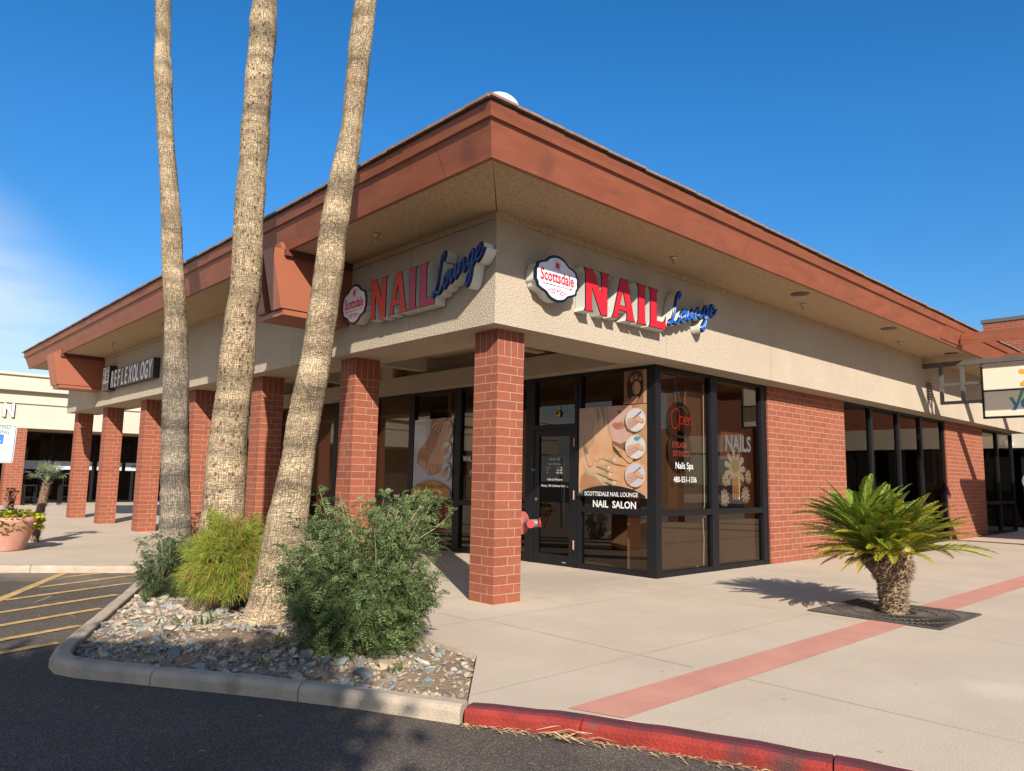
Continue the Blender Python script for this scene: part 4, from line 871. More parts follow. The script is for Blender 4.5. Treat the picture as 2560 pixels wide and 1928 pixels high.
# right pane: Nails Spa lettering
F6 = Fr((4.04, YW+.048, 1.36), (1,0,0), (0,0,1), (0,-1,0)); lm = MB(); text(lm, F6, 'Nails Spa', .0, .19, .10, M_LETTER, c=.003, fit=.46, bold=.0, align='CENTER'); text(lm, F6, '480-551-1336', .02, -.01, .085, M_LETTER, c=.003, fit=.60, bold=0, align='CENTER'); o = lm.build('window_lettering', loc=F6(0,.1,0)); tag(o, 'white Nails Spa lettering and phone number below the round signs', 'lettering')
lm = MB(); lm.box(3.40, 3.435, YW+.040, YW+.046, 1.03, 1.22, mat('red_sticker', (.60,.05,.04), .5)); lm.box(3.405, 3.43, YW+.038, YW+.0395, 1.05, 1.10, M_LETTER); o = lm.build('alarm_sticker', loc=(3.42,YW+.04,1.1)); tag(o, 'narrow red and white sticker on the glass next to the corner post', 'sticker')
# LED signs
MLR = mat('led_red', (.9,.06,.03), .4, emit=.10); MLG = mat('led_green', (.05,.45,.35), .4, emit=.08); MLD = mat('led_dim', (.55,.12,.10), .5, emit=.12)
def led(y, cx, cz, r, label):
    e = empty('led_sign', (cx, y, cz), label, 'hanging sign'); mb = MB(); mb.lathe((cx, y, cz), [(r*.98,.0),(r,.005),(r,.03)], mat('led_board', (.012,.011,.012), .5), 40, 'y'); mb.build('sign_board', e); return e
FL = Fr((4.0, YW+.078, 2.25), (1,0,0), (0,0,1), (0,-1,0))
e = led(YW+.08, 4.0, 2.25, .31, 'black round hanging sign reading Open in red dots, upper of two')
def dots(mb, F, q, M, d=.022, r=.0065, c=.004):
    acc = 0; last = q[0]
    for a, b_ in zip(q[:-1], q[1:]):
        L_ = math.dist(a, b_); t = d-acc if acc else 0
        while t <= L_:
            p = (a[0]+(b_[0]-a[0])*t/L_, a[1]+(b_[1]-a[1])*t/L_); F.prism(mb, ell(p[0], p[1], r, r, 6), c, c+.005, M); t += d
        acc = (acc+L_) % d
mb = MB()
for q in ([(-.13,.20),(-.22,.14),(-.24,.0),(-.19,-.10),(-.10,-.08),(-.04,.03),(-.05,.16),(-.13,.20)], [(-.02,.10),(-.05,-.12),(-.02,.06),(.04,.09),(.07,.05),(.04,-.02),(-.02,-.02)], [(.09,.02),(.16,.03),(.17,.07),(.13,.09),(.10,.03),(.12,-.03),(.18,-.02)], [(.21,.08),(.20,-.03),(.22,.05),(.27,.08),(.29,.04),(.28,-.04)]): dots(mb, FL, crom(q, 5), MLR, .017)
dots(mb, FL, ell(.02,.0,.20,.235,30,35,125), MLG, .017, .004); dots(mb, FL, ell(.0,-.01,.20,.22,30,230,320), MLG, .017, .004); mb.build('led_lettering', e)
e = led(YW+.08, 4.0, 1.83, .30, 'black round hanging sign reading EYELASH EXTENSION, lower of two')
mb = MB(); FE = Fr((4.0, YW+.078, 1.83), (1,0,0), (0,0,1), (0,-1,0)); text(mb, FE, 'EYELASH', -.04, .035, .085, MLD, c=.003, ext=.003, fit=.36, align='CENTER'); text(mb, FE, 'EXTENSION', .02, -.095, .085, MLD, c=.003, ext=.003, fit=.44, align='CENTER')
dots(mb, FE, ell(0,.02,.17,.20,24,50,130), mat('led_off', (.16,.16,.15), .5), .017, .004); dots(mb, FE, ell(0,-.02,.17,.20,24,230,310), MATS['led_off'], .017, .004); mb.build('led_lettering', e)
mb = MB(); MC = mat('sign_cord', (.30,.27,.22), .6)
for (a, b_) in (((3.86,2.9),(3.90,2.54)), ((3.87,2.9),(4.02,2.55)), ((4.16,2.88),(4.10,2.53)), ((4.17,2.88),(4.15,2.52)), ((4.0,1.95),(4.0,1.86)), ((4.0,1.53),(4.02,1.45))): mb.tube([(a[0],YW+.085,a[1]),(b_[0],YW+.085,b_[1])], .004, MC, 5)
mb.tube([(4.66,YW+.10,2.9),(4.655,YW+.10,1.0),(4.60,YW+.10,.85),(4.63,YW+.10,.5),(4.61,YW+.10,.1)], .008, M_LETTER, 6)
o = mb.build('power_cord', loc=(4.0,YW+.05,2.7)); tag(o, 'thin pale cords holding and feeding the round black signs in the corner window', 'cord')
# NAILS flower poster, inside
F7 = Fr((5.14, YW+.12, .98), (1,0,0), (0,0,1), (0,-1,0)); p7 = Poster(F7, .88, 1.22, .001)
p7.p([(0,0),(.88,0),(.88,1.22),(0,1.22)], PK); p7.p([(.02,.75),(.7,.75),(.74,1.2),(.05,1.2)], SKD)
for (cx, cy, rr_, col_) in ((.46,.60,.34,PW),(.46,.66,.17,pm('flower_yellow',(.62,.42,.08))),(.10,.13,.15,PW),(.12,.42,.11,PW),(.72,.18,.14,PW),(.80,.48,.12,PW)):
    if col_ is PW:
        for k in range(11): a = R(k*360/11); p7.p(capsule((cx+.03*math.cos(a),cy+.03*math.sin(a)), (cx+rr_*.85*math.cos(a),cy+rr_*.85*math.sin(a)), rr_*.10, rr_*.15, 4), PW)
    else: p7.p(ell(cx,cy,rr_*.7,rr_*.7), col_)
for k in range(4): p7.finger((.30+.06*k,.45), (.30+.055*k,.13), .03, .02, SK, SK2, NAILP, .05)
text(p7.mb, F7, 'NAILS', .46, .90, .25, mat('print_grey_letter', (.085,.082,.08), .5), c=p7.c+.002, fit=.80, bold=.03, align='CENTER'); o = p7.mb.build('flower_poster', loc=F7(.44,.6,0)); tag(o, 'dark poster with white flowers and the word NAILS behind the second right pane', 'poster')

# ================================================================= RIGHT END: CANOPY SIGN, PERGOLA, END BUILDING
M_DGREY = mat('dark_grey_steel', (.10,.095,.09), .5, .15, 4)
cs = empty('canopy_sign', (13.1,-DR,4.0), 'steel framed hanging sign with cream panels and blue green letters at the right edge', 'hanging sign')
mb = MB(); mb.box(13.06, 13.16, -4.4, -DR-.001, 4.06, 4.17, M_DGREY)
for y in (-.56, -.99): mb.box(13.07, 13.14, y-.035, y+.035, 3.20, 4.06, M_DGREY)
mb.box(13.075, 13.135, -1.38, -.596, 3.20, 3.27, M_DGREY); mb.box(13.08, 13.13, -1.38, -.596, 3.62, 3.68, M_DGREY)
mb.box(13.06, 13.15, -3.9, -1.38, 2.84, 2.885, M_FRAME); mb.box(13.05, 13.15, -3.9, -1.38, 3.98, 4.03, M_DGREY); mb.box(13.06, 13.15, -1.40, -1.36, 2.84, 4.06, M_FRAME); mb.box(13.06, 13.15, -3.94, -3.9, 2.84, 4.06, M_FRAME); mb.box(13.07, 13.15, -3.9, -1.40, 3.43, 3.46, M_FRAME)
mb.build('steel_frame', cs)
M_CREAM = mat('cream_panel', (.68,.60,.47), .5, .05, 1.5)
for (a, b_) in ((2.885,3.43),(3.46,3.98)): mb = MB(); mb.box(13.085, 13.13, -3.9, -1.40, a, b_, M_CREAM); mb.build('sign_panel', cs)
def grad(name):
    M = bpy.data.materials.new(name); M.use_nodes = True; nt = M.node_tree; b = nt.nodes['Principled BSDF']
    tc = NN(nt, 'TexCoord'); sp = NN(nt, 'SeparateXYZ'); r = NN(nt, 'ValToRGB'); mr = NN(nt, 'MapRange'); mr.inputs[1].default_value = 3.0; mr.inputs[2].default_value = 3.35
    nt.links.new(tc.outputs['Object'], sp.inputs[0]); nt.links.new(sp.outputs[2], mr.inputs[0]); nt.links.new(mr.outputs[0], r.inputs[0])
    r.color_ramp.elements[0].color = (.02,.14,.38,1); r.color_ramp.elements[1].color = (.06,.32,.14,1); nt.links.new(r.outputs[0], b.inputs['Base Color']); return M
F8 = Fr((13.084, -1.86, 3.0), (0,-1,0), (0,0,1), (-1,0,0)); mb = MB(); MGR = grad('blue_green_print')
for q, k in (([(0,.28),(.07,.28),(.13,.15),(.22,.42),(.29,.42),(.12,0),(.04,0),(.09,.09)], 0),): F8.prism(mb, q, .001, .004, MGR)
for k in range(20):
    a0, a1 = R(k*18), R(k*18+18); F8.poly(mb, [(.33+.12*math.cos(a0),.14+.12*math.sin(a0)),(.33+.12*math.cos(a1),.14+.12*math.sin(a1)),(.33+.06*math.cos(a1),.14+.06*math.sin(a1)),(.33+.06*math.cos(a0),.14+.06*math.sin(a0))], .0045, MGR)
o = mb.build('lettering', cs)
o.parent = cs
mb = MB(); MO = mat('orange_print', (.85,.30,.03), .5); F9 = Fr((13.084, -2.12, 3.72), (0,-1,0), (0,0,1), (-1,0,0))
for q in (capsule((.0,.10),(.12,.06),.055,.02), capsule((.03,-.16),(.12,-.08),.055,.02), capsule((.12,.06),(.14,-.08),.03,.03), capsule((.24,.14),(.15,.02),.05,.02), capsule((.28,-.10),(.16,-.02),.05,.02)): F9.poly(mb, q, .002+.0005*len(mb.f), MO)
mb.build('orange_shape', cs)
pg = empty('walkway_pergola', (13,-4,4.4), 'brown beams of a walkway cover joined to the eave beside the cream hanging sign', 'pergola')
for (x, y0) in ((12.0,-1.33),(15.35,-1.30),(18.7,-1.3)):
    mb = MB(); mb.box(x-.07, x+.07, -8.4, y0, 4.36, 4.50, M_BROWN); mb.box(x-.10, x+.10, -8.4, y0-.02, 4.501, 4.565, M_BROWN); mb.box(x-.10, x-.08, -8.4, y0, 4.33, 4.50, M_BROWN); mb.build('beam', pg)
mb = MB(); mb.box(13.8, 22.2, -8.3, -4.64, 4.57, 4.72, M_BROWN); mb.build('roof_deck', pg)
for (x, y) in ((12.0,-8.1),(16,-8.1),(21,-8.1)):
    mb = MB(); mb.box(x-.2, x+.2, y-.2, y+.2, 0, 4.33, M_BRICKC); mb.build('brick_column', pg)
# end building
eb = empty('end_shop_building', (25,0,0), 'distant brick building with a cream band and dark glass at the right edge', 'building')
mb = MB(); mb.box(25, 34, -14, 1.55, 3.5, 7.25, M_BRICKW); mb.build('brick_wall', eb); mb = MB(); mb.box(24.96, 34.1, -14.1, 1.6, 7.25, 7.38, M_DGREY); mb.build('parapet_cap', eb)
mb = MB(); mb.box(24.7, 34, -14, 8, 2.72, 3.499, M_STUCCO2); mb.build('stucco_band', eb)
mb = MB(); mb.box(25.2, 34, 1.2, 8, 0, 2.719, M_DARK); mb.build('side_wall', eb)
for k in range(7):
    y0 = -9+k*1.6
    f = win_y(y0, y0+1.6, 25.0, z1=2.70, rail=.0 or None, glass=M_GLASSD, par=eb)
F10 = Fr((24.98, .62, 1.1), (0,-1,0), (0,0,1), (-1,0,0)); mb = MB(); mb.box(27,27.2,-10,8,0,2.7,M_DARK); mb.build('back_wall', eb)
mb = MB(); MGY = mat('grey_decal', (.22,.22,.23), .5); F10.poly(mb, ell(.30,.48,.34,.34), .002, MGY)
for a in (90, 210, 330): F10.poly(mb, capsule((.30+.06*math.cos(R(a+20)),.48+.06*math.sin(R(a+20))), (.30+.22*math.cos(R(a+20)),.48+.22*math.sin(R(a+20))), .02, .06), .004+a*.000005, M_LETTER)
F10.poly(mb, ell(.30,.48,.08,.08), .006, M_LETTER); F10.poly(mb, ell(.30,.48,.045,.045), .0075, PK)
for s_, v_, h in (('Scottsdale Nail Lounge'[:0] or 'FITNESS', .02, .05), ('480', -.09, .07), ('Open daily', -.18, .045)): pass
for k, (v_, w_, h) in enumerate(((.03,.40,.03),(-.06,.46,.05),(-.13,.40,.03),(-.20,.34,.03))): F10.poly(mb, [(.30-w_/2,v_),(.30+w_/2,v_),(.30+w_/2,v_+h),(.30-w_/2,v_+h)], .002, M_LETTER)
text(mb, F10, '1142', .12, 1.42, .12, mat('number_white', (.7,.75,.65), .5), c=.003, bold=.01); mb.build('door_decal', eb)
mb = MB(); mb.lathe((24.5,.9,2.82), [(.17*math.cos(R(a)), .17*math.sin(R(a))) for a in range(-90, 91, 15)], mat('globe_glass', (.62,.56,.46), .4), 20); mb.tube([(24.5,.9,2.99),(24.5,.9,3.4)], .03, M_DGREY, 8); o = mb.build('globe_lamp', loc=(24.5,.9,2.8)); tag(o, 'round cream globe lamp under the band of the distant building', 'lamp')

# ================================================================= FAR LEFT BUILDING
fb = empty('cream_shop_building', (0,28,0), 'long cream stucco building with dark storefront and brick pier at far left', 'building')
mb = MB(); mb.box(-24, 30, 28, 44, 2.98, 4.42, M_STUCCO2); mb.box(-24, 30, 27.93, 28.0, 3.93, 3.97, M_STUCCO2); mb.build('stucco_band', fb)
mb = MB(); mb.box(-24, 30, 27.75, 44, 4.42, 4.56, M_STUCCO2); mb.box(-24, 30, 28.2, 44, 4.56, 5.05, M_STUCCO2); mb.box(-24.1, 30, 28.1, 44, 5.05, 5.15, M_STUCCO2); mb.build('parapet', fb)
for x in (-6.5, -.22, 6.1):
    mb = MB(); mb.box(x, x+.62, 28.02, 28.6, 0, 2.979, M_BRICKW); mb.build('brick_column', fb)
for i in range(14):
    x0 = -8+i*1.62; win_x(x0, x0+1.62, 30.2, z1=2.98, rail=None, glass=M_GLASSD, par=fb)
mb = MB(); mb.box(-24, 30, 28.6, 33, 2.95, 2.979, M_SOFFIT); mb.box(-24, -8, 30.2, 30.4, 0, 2.98, M_DARK); mb.build('porch_soffit', fb)
mb = MB(); mb.box(-24, 30, 33, 33.2, 0, 2.95, M_INT); mb.build('back_wall', fb)
F11 = Fr((.3, 30.19, 1.42), (1,0,0), (0,0,1), (0,-1,0)); mb = MB(); MBAND = mat('frosted_band', (.42,.46,.52), .5)
for (a, b_) in ((-2.6,-1.1),(.2,1.75),(1.85,3.3),(3.5,4.5),(4.65,6.0)): F11.poly(mb, [(a-.3,-.02),(b_-.3,-.02),(b_-.3,.33),(a-.3,.33)], .003, MBAND)
for s_, x_ in (('AGE', .25), ('PA', 1.2), ('S', 2.9), ('HAIR', 3.9), ('IN', 4.9)): text(mb, F11, s_, x_-.3, .08, .16, M_BLACK, c=.006, xs=.8, bold=.02)
mb.build('window_band_lettering', fb)
e = empty('far_wall_letters', (-1.0,27.98,3.5), 'dark sided white letters I N on the cream wall at the left edge', 'wall sign')
F12 = Fr((-1.02, 27.99, 3.40), (1,0,0), (0,0,1), (0,-1,0))
for ch, x_ in (('I', .02), ('N', .52), ('O', -.55)):
    mb = MB(); text(mb, F12, ch, x_, 0, .50, MK, c=.0, ext=.10, xs=.72, bold=.035); text(mb, F12, ch, x_, 0, .50, mat('letter_pale', (.70,.78,.85), .5), c=.101, ext=.006, xs=.72, bold=.03); mb.build('letter', e)
# bar table and stools in front of it
def bar_table(x, y, w_, label, grp=None):
    e = empty('bar_table', (x,y,0), label, 'table', grp); mb = MB(); mb.box(x, x+w_, y, y+.6, 1.03, 1.08, M_FRAME); mb.build('tabletop', e)
    for (a, b_) in ((x+.04,y+.04),(x+w_-.09,y+.04),(x+.04,y+.5),(x+w_-.09,y+.5)): mb = MB(); mb.box(a, a+.05, b_, b_+.05, 0, 1.03, M_FRAME); mb.build('leg', e)
def stool(x, y, label):
    e = empty('bar_stool', (x,y,0), label, 'stool'); mb = MB(); mb.box(x, x+.42, y, y+.4, .74, .79, M_FRAME); mb.build('seat', e)
    for (a, b_) in ((x,y),(x+.38,y),(x,y+.36),(x+.38,y+.36)): mb = MB(); mb.box(a, a+.04, b_, b_+.04, 0, .74, M_FRAME); mb.build('leg', e)
    mb = MB(); mb.box(x+.04, x+.38, y+.01, y+.03, .3, .34, M_FRAME); mb.build('footrest', e)
bar_table(.55, 28.9, 1.5, 'black bar height table on the far porch behind the little fan palm')
stool(.42, 27.6, 'black metal stool left of the little fan palm on the far pavement'); stool(1.62, 27.6, 'black metal stool right of the little fan palm on the far pavement')

# opposite shops behind the photographer: only seen in window reflections
ob = empty('facing_shop_building', (10,-19,0), 'shop row behind the photographer, mirrored in the corner windows', 'building')
mb = MB(); mb.box(1, 34, -26, -19, 3.0, 4.4, mat('stucco_shade_tone', (.26,.20,.14), .9, .15, 2)); mb.build('stucco_band', ob); mb = MB(); mb.box(1, 34, -25, -21, 0, 2.999, M_DARK); mb.build('shop_wall', ob)  # band stucco darkened in its colour to stand for the shade it lies in
for k in range(8): mb = MB(); mb.box(2+k*4, 2.6+k*4, -19.5, -18.98, 0, 2.999, M_BRICKC); mb.build('brick_column', ob)

# ================================================================= PALM TRUNKS
def palm_mat():
    M = bpy.data.materials.new('palm_bark'); M.use_nodes = True; nt = M.node_tree; b = nt.nodes['Principled BSDF']; L = nt.links.new
    b.inputs['Roughness'].default_value = .92; b.inputs['Specular IOR Level'].default_value = .1
    uv = NN(nt, 'UVMap'); 
    def mapv(sx, sy):
        m_ = NN(nt, 'Mapping'); m_.inputs['Scale'].default_value = (sx, sy, 1); L(uv.outputs[0], m_.inputs[0]); return m_.outputs[0]
    base = NN(nt, 'TexNoise', Scale=1, Detail=7, Roughness=.65); L(mapv(1.2, 2.2), base.inputs['Vector'])
    r = NN(nt, 'ValToRGB'); r.color_ramp.elements[0].position = .30; r.color_ramp.elements[0].color = (.31,.235,.15,1); r.color_ramp.elements[1].position = .66; r.color_ramp.elements[1].color = (.59,.46,.305,1); L(base.outputs[0], r.inputs[0])
    # vertical fissures
    wob = NN(nt, 'TexNoise', Scale=1, Detail=3); L(mapv(9, 6), wob.inputs['Vector'])
    vm = NN(nt, 'VectorMath', operation='MULTIPLY_ADD'); vm.inputs[1].default_value = (1.6, 1.2, 0); L(wob.outputs['Color'], vm.inputs[0]); L(mapv(44, 7), vm.inputs[2])
    vo = NN(nt, 'TexVoronoi', feature='DISTANCE_TO_EDGE', Scale=1); L(vm.outputs[0], vo.inputs['Vector'])
    r1 = NN(nt, 'ValToRGB'); r1.color_ramp.elements[0].position = .0; r1.color_ramp.elements[1].position = .075; L(vo.outputs[0], r1.inputs[0])
    # horizontal leaf scar cracks
    vm2 = NN(nt, 'VectorMath', operation='MULTIPLY_ADD'); vm2.inputs[1].default_value = (1.2, 1.9, 0); L(wob.outputs['Color'], vm2.inputs[0]); L(mapv(8, 52), vm2.inputs[2])
    vo2 = NN(nt, 'TexVoronoi', feature='DISTANCE_TO_EDGE', Scale=1); L(vm2.outputs[0], vo2.inputs['Vector'])
    r2 = NN(nt, 'ValToRGB'); r2.color_ramp.elements[0].position = .0; r2.color_ramp.elements[1].position = .07; L(vo2.outputs[0], r2.inputs[0])
    mn = NN(nt, 'Math', operation='MINIMUM'); L(r1.outputs[0], mn.inputs[0]); L(r2.outputs[0], mn.inputs[1])
    # dark punctures
    at = NN(nt, 'Attribute'); at.attribute_name = 'holes'
    vo3 = NN(nt, 'TexVoronoi', Scale=1); L(mapv(16, 12), vo3.inputs['Vector']); r3 = NN(nt, 'ValToRGB'); r3.color_ramp.elements[0].position = .20; r3.color_ramp.elements[1].position = .32; L(vo3.outputs['Distance'], r3.inputs[0])
    n5 = NN(nt, 'TexNoise', Scale=1, Detail=2); L(mapv(2.5, 2.5), n5.inputs['Vector']); r5 = NN(nt, 'ValToRGB'); r5.color_ramp.elements[0].position = .35; r5.color_ramp.elements[1].position = .50; L(n5.outputs[0], r5.inputs[0])
    mf = NN(nt, 'Math', operation='MULTIPLY'); L(at.outputs['Fac'], mf.inputs[0]); L(r5.outputs[0], mf.inputs[1])
    iv = NN(nt, 'Math', operation='SUBTRACT'); iv.inputs[0].default_value = 1; L(r3.outputs[0], iv.inputs[1]); m5 = NN(nt, 'Math', operation='MULTIPLY'); L(iv.outputs[0], m5.inputs[0]); L(mf.outputs[0], m5.inputs[1])
    hh = NN(nt, 'Math', operation='SUBTRACT', use_clamp=True); L(mn.outputs[0], hh.inputs[0]); L(m5.outputs[0], hh.inputs[1])
    mx = NN(nt, 'Mix', data_type='RGBA', blend_type='MIX'); rr2 = NN(nt, 'MapRange'); rr2.inputs[3].default_value = .30; rr2.inputs[4].default_value = 1; L(hh.outputs[0], rr2.inputs[0])
    cs_ = NN(nt, 'TexNoise', Scale=1, Detail=3); L(mapv(1.1, 2.3), cs_.inputs['Vector']); csr = NN(nt, 'MapRange'); csr.inputs[1].default_value = .38; csr.inputs[2].default_value = .62; csr.inputs[3].default_value = .34; csr.inputs[4].default_value = .80
    L(cs_.outputs[0], csr.inputs[0]); mnn = NN(nt, 'Math', operation='SUBTRACT'); mnn.inputs[0].default_value = 1; L(m5.outputs[0], mnn.inputs[1]); mlo = NN(nt, 'Math', operation='MULTIPLY'); L(csr.outputs[0], mlo.inputs[0]); L(mnn.outputs[0], mlo.inputs[1]); L(mlo.outputs[0], rr2.inputs[3])
    L(rr2.outputs[0], mx.inputs[0]); mx.inputs[6].default_value = (.10,.065,.038,1); L(r.outputs[0], mx.inputs[7])
    # broad light and dark bands
    bn = NN(nt, 'TexNoise', Scale=1, Detail=4); L(mapv(.6, 4.2), bn.inputs['Vector']); rb = NN(nt, 'ValToRGB'); rb.color_ramp.elements[0].position = .35; rb.color_ramp.elements[0].color = (.52,.51,.50,1); rb.color_ramp.elements[1].position = .62; rb.color_ramp.elements[1].color = (1.1,1.07,1.03,1); L(bn.outputs[0], rb.inputs[0])
    mm = NN(nt, 'Mix', data_type='RGBA', blend_type='MULTIPLY'); mm.inputs[0].default_value = 1; L(mx.outputs[2], mm.inputs[6]); L(rb.outputs[0], mm.inputs[7]); 
    at2 = NN(nt, 'Attribute'); at2.attribute_name = 'grey'; mg = NN(nt, 'Mix', data_type='RGBA'); L(at2.outputs['Fac'], mg.inputs[0]); L(mm.outputs[2], mg.inputs[6])
    hs = NN(nt, 'HueSaturation', Saturation=.6, Value=.55); L(mm.outputs[2], hs.inputs['Color']); L(hs.outputs[0], mg.inputs[7]); L(mg.outputs[2], b.inputs['Base Color'])
    bp = NN(nt, 'Bump', Strength=1.0, Distance=.010); L(hh.outputs[0], bp.inputs['Height']); L(bp.outputs[0], b.inputs['Normal'])
    return M
M_PALM = palm_mat()
M_FROND = mat('fan_frond', (.10,.15,.04), .5, .3, 3, island=.3, trans=.25)
def pix_ray(x, y): return (fwd+r_*((x-1280)/1849.36)-u_*((y-964)/1849.36))
def fan_frond(V, Fc, base, dr, ln, n=14, wid=.9, dead=0):
    dr = dr.normalized(); side = dr.cross(Vector((0,0,1))); side = side.normalized() if side.length > .05 else Vector((1,0,0)); upv = side.cross(dr)
    hub = base+dr*ln*.5
    def quad(a, b, w_, q):
        s = len(V); V.extend([a-q*w_*.5, a+q*w_*.5, b+q*w_*.12, b-q*w_*.12]); Fc.append((s, s+1, s+2, s+3))
    quad(base, hub, .03, side)
    for k in range(n):
        t = (k/(n-1)-.5)*R(200); d = (dr*math.cos(t)+side*math.sin(t)).normalized()+upv*(.10*math.cos(k*2.1))
        l = ln*.5*(1-.25*abs(t)/1.8); mid = hub+d*l*.6; tip = hub+d*l-Vector((0,0,l*.25)); q = d.cross(upv).normalized()
        quad(hub, mid, .05*ln, q); s = len(V); w_ = .022*ln; V.extend([mid-q*w_, mid+q*w_, tip+q*.002, tip-q*.002]); Fc.append((s, s+1, s+2, s+3))
def palm(rows, basepix, label, seed, holes, grey, slope_extra, top=13.5, name='palm_tree'):
    rnd = random.Random(seed)
    rb = pix_ray(*basepix); t = -(CAM.z+.03)/rb.z; base = CAM+rb*t
    nrm = Vector((fwd.x, fwd.y, 0)).normalized(); nrm = (nrm+r_*slope_extra).normalized()
    pts = []
    for (y, l, r) in rows:
        ray = pix_ray((l+r)/2, y); t = (base-CAM).dot(nrm)/ray.dot(nrm); p = CAM+ray*t
        pts.append((p, (r-l)/2/1849.36*(ray*t).dot(fwd)))
    pts.sort(key=lambda q: q[0].z)
    p0 = pts[0][0]; pts.insert(0, (Vector((p0.x, p0.y, -.1)), pts[0][1]*1.07))
    hi = pts[-1]; lo = pts[-4]; sl_ = (hi[0]-lo[0])/(hi[0].z-lo[0].z)
    for z in (hi[0].z+1.5, top): pts.append((hi[0]+Vector((sl_.x*.5, sl_.y*.5, 1))*(z-hi[0].z), hi[1]*.96))
    zs = np.array([p.z for p, _ in pts]); X = np.array([p.x for p, _ in pts]); Y = np.array([p.y for p, _ in pts]); RR = np.array([q for _, q in pts])
    zz = np.concatenate([np.arange(-.1, 6.5, .018), np.arange(6.5, top+.01, .12)]); seg = 72
    cx = np.interp(zz, zs, X); cy = np.interp(zz, zs, Y); rd = np.interp(zz, zs, RR)
    k = np.ones(9)/9; n6 = 366; 
    def sm(a): b = a.copy(); b[8:n6-8] = np.convolve(a[:n6], k, 'same')[8:-8]; return b
    cx, cy, rd = sm(cx), sm(cy), sm(rd)
    g = np.random.default_rng(seed); th = np.linspace(0, 2*np.pi, seg, endpoint=False)
    ring = np.convolve(g.normal(size=len(zz)), np.ones(2)/2, 'same')*.0024
    T, Zz = np.meshgrid(th, zz)
    lump = sum(a*np.sin(kk*T+pp+Zz*fz) for a, kk, pp, fz in [(.006,2,seed,1.3),(.004,3,1.1,2.7),(.003,5,.3,-3.1),(.002,9,2,6.3)])
    fine = g.normal(size=T.shape)*.0018
    Rm = rd[:, None]+lump+ring[:, None]*(1+.5*np.sin(2*T))+fine
    V = np.stack([cx[:, None]+Rm*np.cos(T), cy[:, None]+Rm*np.sin(T), Zz+.004*np.sin(3*T+Zz*2)], -1).reshape(-1, 3)
    nr = len(zz); i = np.arange(nr-1)[:, None]*seg; j = np.arange(seg)[None]; j2 = (j+1) % seg
    Fq = np.stack([i+j, i+j2, i+seg+j2, i+seg+j], -1).reshape(-1, 4)
    e = empty(name, (base.x, base.y, -.03), label, 'palm tree', None)
    o = np_mesh('trunk', V, Fq, M_PALM, e, (0,0,0), smooth=True); me = o.data
    uvl = me.uv_layers.new(name='UVMap'); circ = 2*np.pi*.22
    jj = np.broadcast_to(j, (nr-1, seg)); u0 = jj/seg*circ; u1 = (jj+1)/seg*circ; z0 = np.broadcast_to(zz[:-1, None], (nr-1, seg)); z1 = np.broadcast_to(zz[1:, None], (nr-1, seg))
    U = np.stack([u0, u1, u1, u0], -1)+seed*3.1; Vv = np.stack([z0, z0, z1, z1], -1)+seed*1.7
    uvl.data.foreach_set('uv', np.stack([U, Vv], -1).astype(np.float32).ravel())
    a = me.attributes.new('holes', 'FLOAT', 'POINT'); a.data.foreach_set('value', np.full(len(V), holes, np.float32))
    gz = np.interp(V[:, 2], [0, 2.6, 3.8], [grey, grey, 0]).astype(np.float32); a = me.attributes.new('grey', 'FLOAT', 'POINT'); a.data.foreach_set('value', gz)
    tp = pts[-1][0]; Vf = []; Ff = []
    for q in range(46):
        az = rnd.uniform(0, 6.28); el = rnd.uniform(-.9, 1.2); fan_frond(Vf, Ff, tp, Vector((math.cos(az)*math.cos(el), math.sin(az)*math.cos(el), math.sin(el))), 2.1)
    np_mesh('crown', [tuple(v) for v in Vf], Ff, M_FROND, e)
    return base
P3 = [(0,888,942),(134,871,925),(235,862,914),(302,857,904),(336,851,901),(403,835,893),(470,822,884),(558,805,871),(605,798,863),(686,785,856),(740,777,847),(794,767,841),(848,760,832),(896,752,828),(982,734,816),(1069,716,799),(1156,703,786),(1257,679,773),(1287,669,768),(1375,652,758),(1462,635,748),(1506,624,744),(1552,607,735)]
P2 = [(0,636,691),(60,626,691),(100,626,690),(151,620,683),(202,614,681),(235,613,679),(302,604,672),(336,600,673),(370,600,671),(403,599,666),(487,590,662),(558,588,657),(650,584,655),(740,576,648),(780,566,636),(852,558,635),(910,551,633),(982,544,626),(1069,532,618),(1142,521,616),(1214,513,613),(1257,509,610),(1331,497,606),(1420,484,606)]
P1 = [(0,390,425),(60,390,424),(136,388,424),(140,386,427),(150,385,428),(180,388,430),(235,390,431),(336,394,434),(437,399,441),(558,405,452),(660,409,457),(780,414,463),(867,412,466),(954,411,469),(1040,408,470),(1127,406,472),(1214,402,473),(1336,399,475),(1465,394,481)]
palm(P3, (671,1552), 'tall leaning palm with pale cracked trunk, nearest of three, beside the big dark green bush', 3, .35, 0, -.10)
palm(P2, (550,1510), 'tall bulging palm trunk full of dark holes, middle of three, behind the yellow green shrub', 11, 1.0, .0, .28)
palm(P1, (437,1465), 'slimmest palm trunk with a grey lower half, leftmost of three, behind the small dark bush', 23, .55, .8, 0)

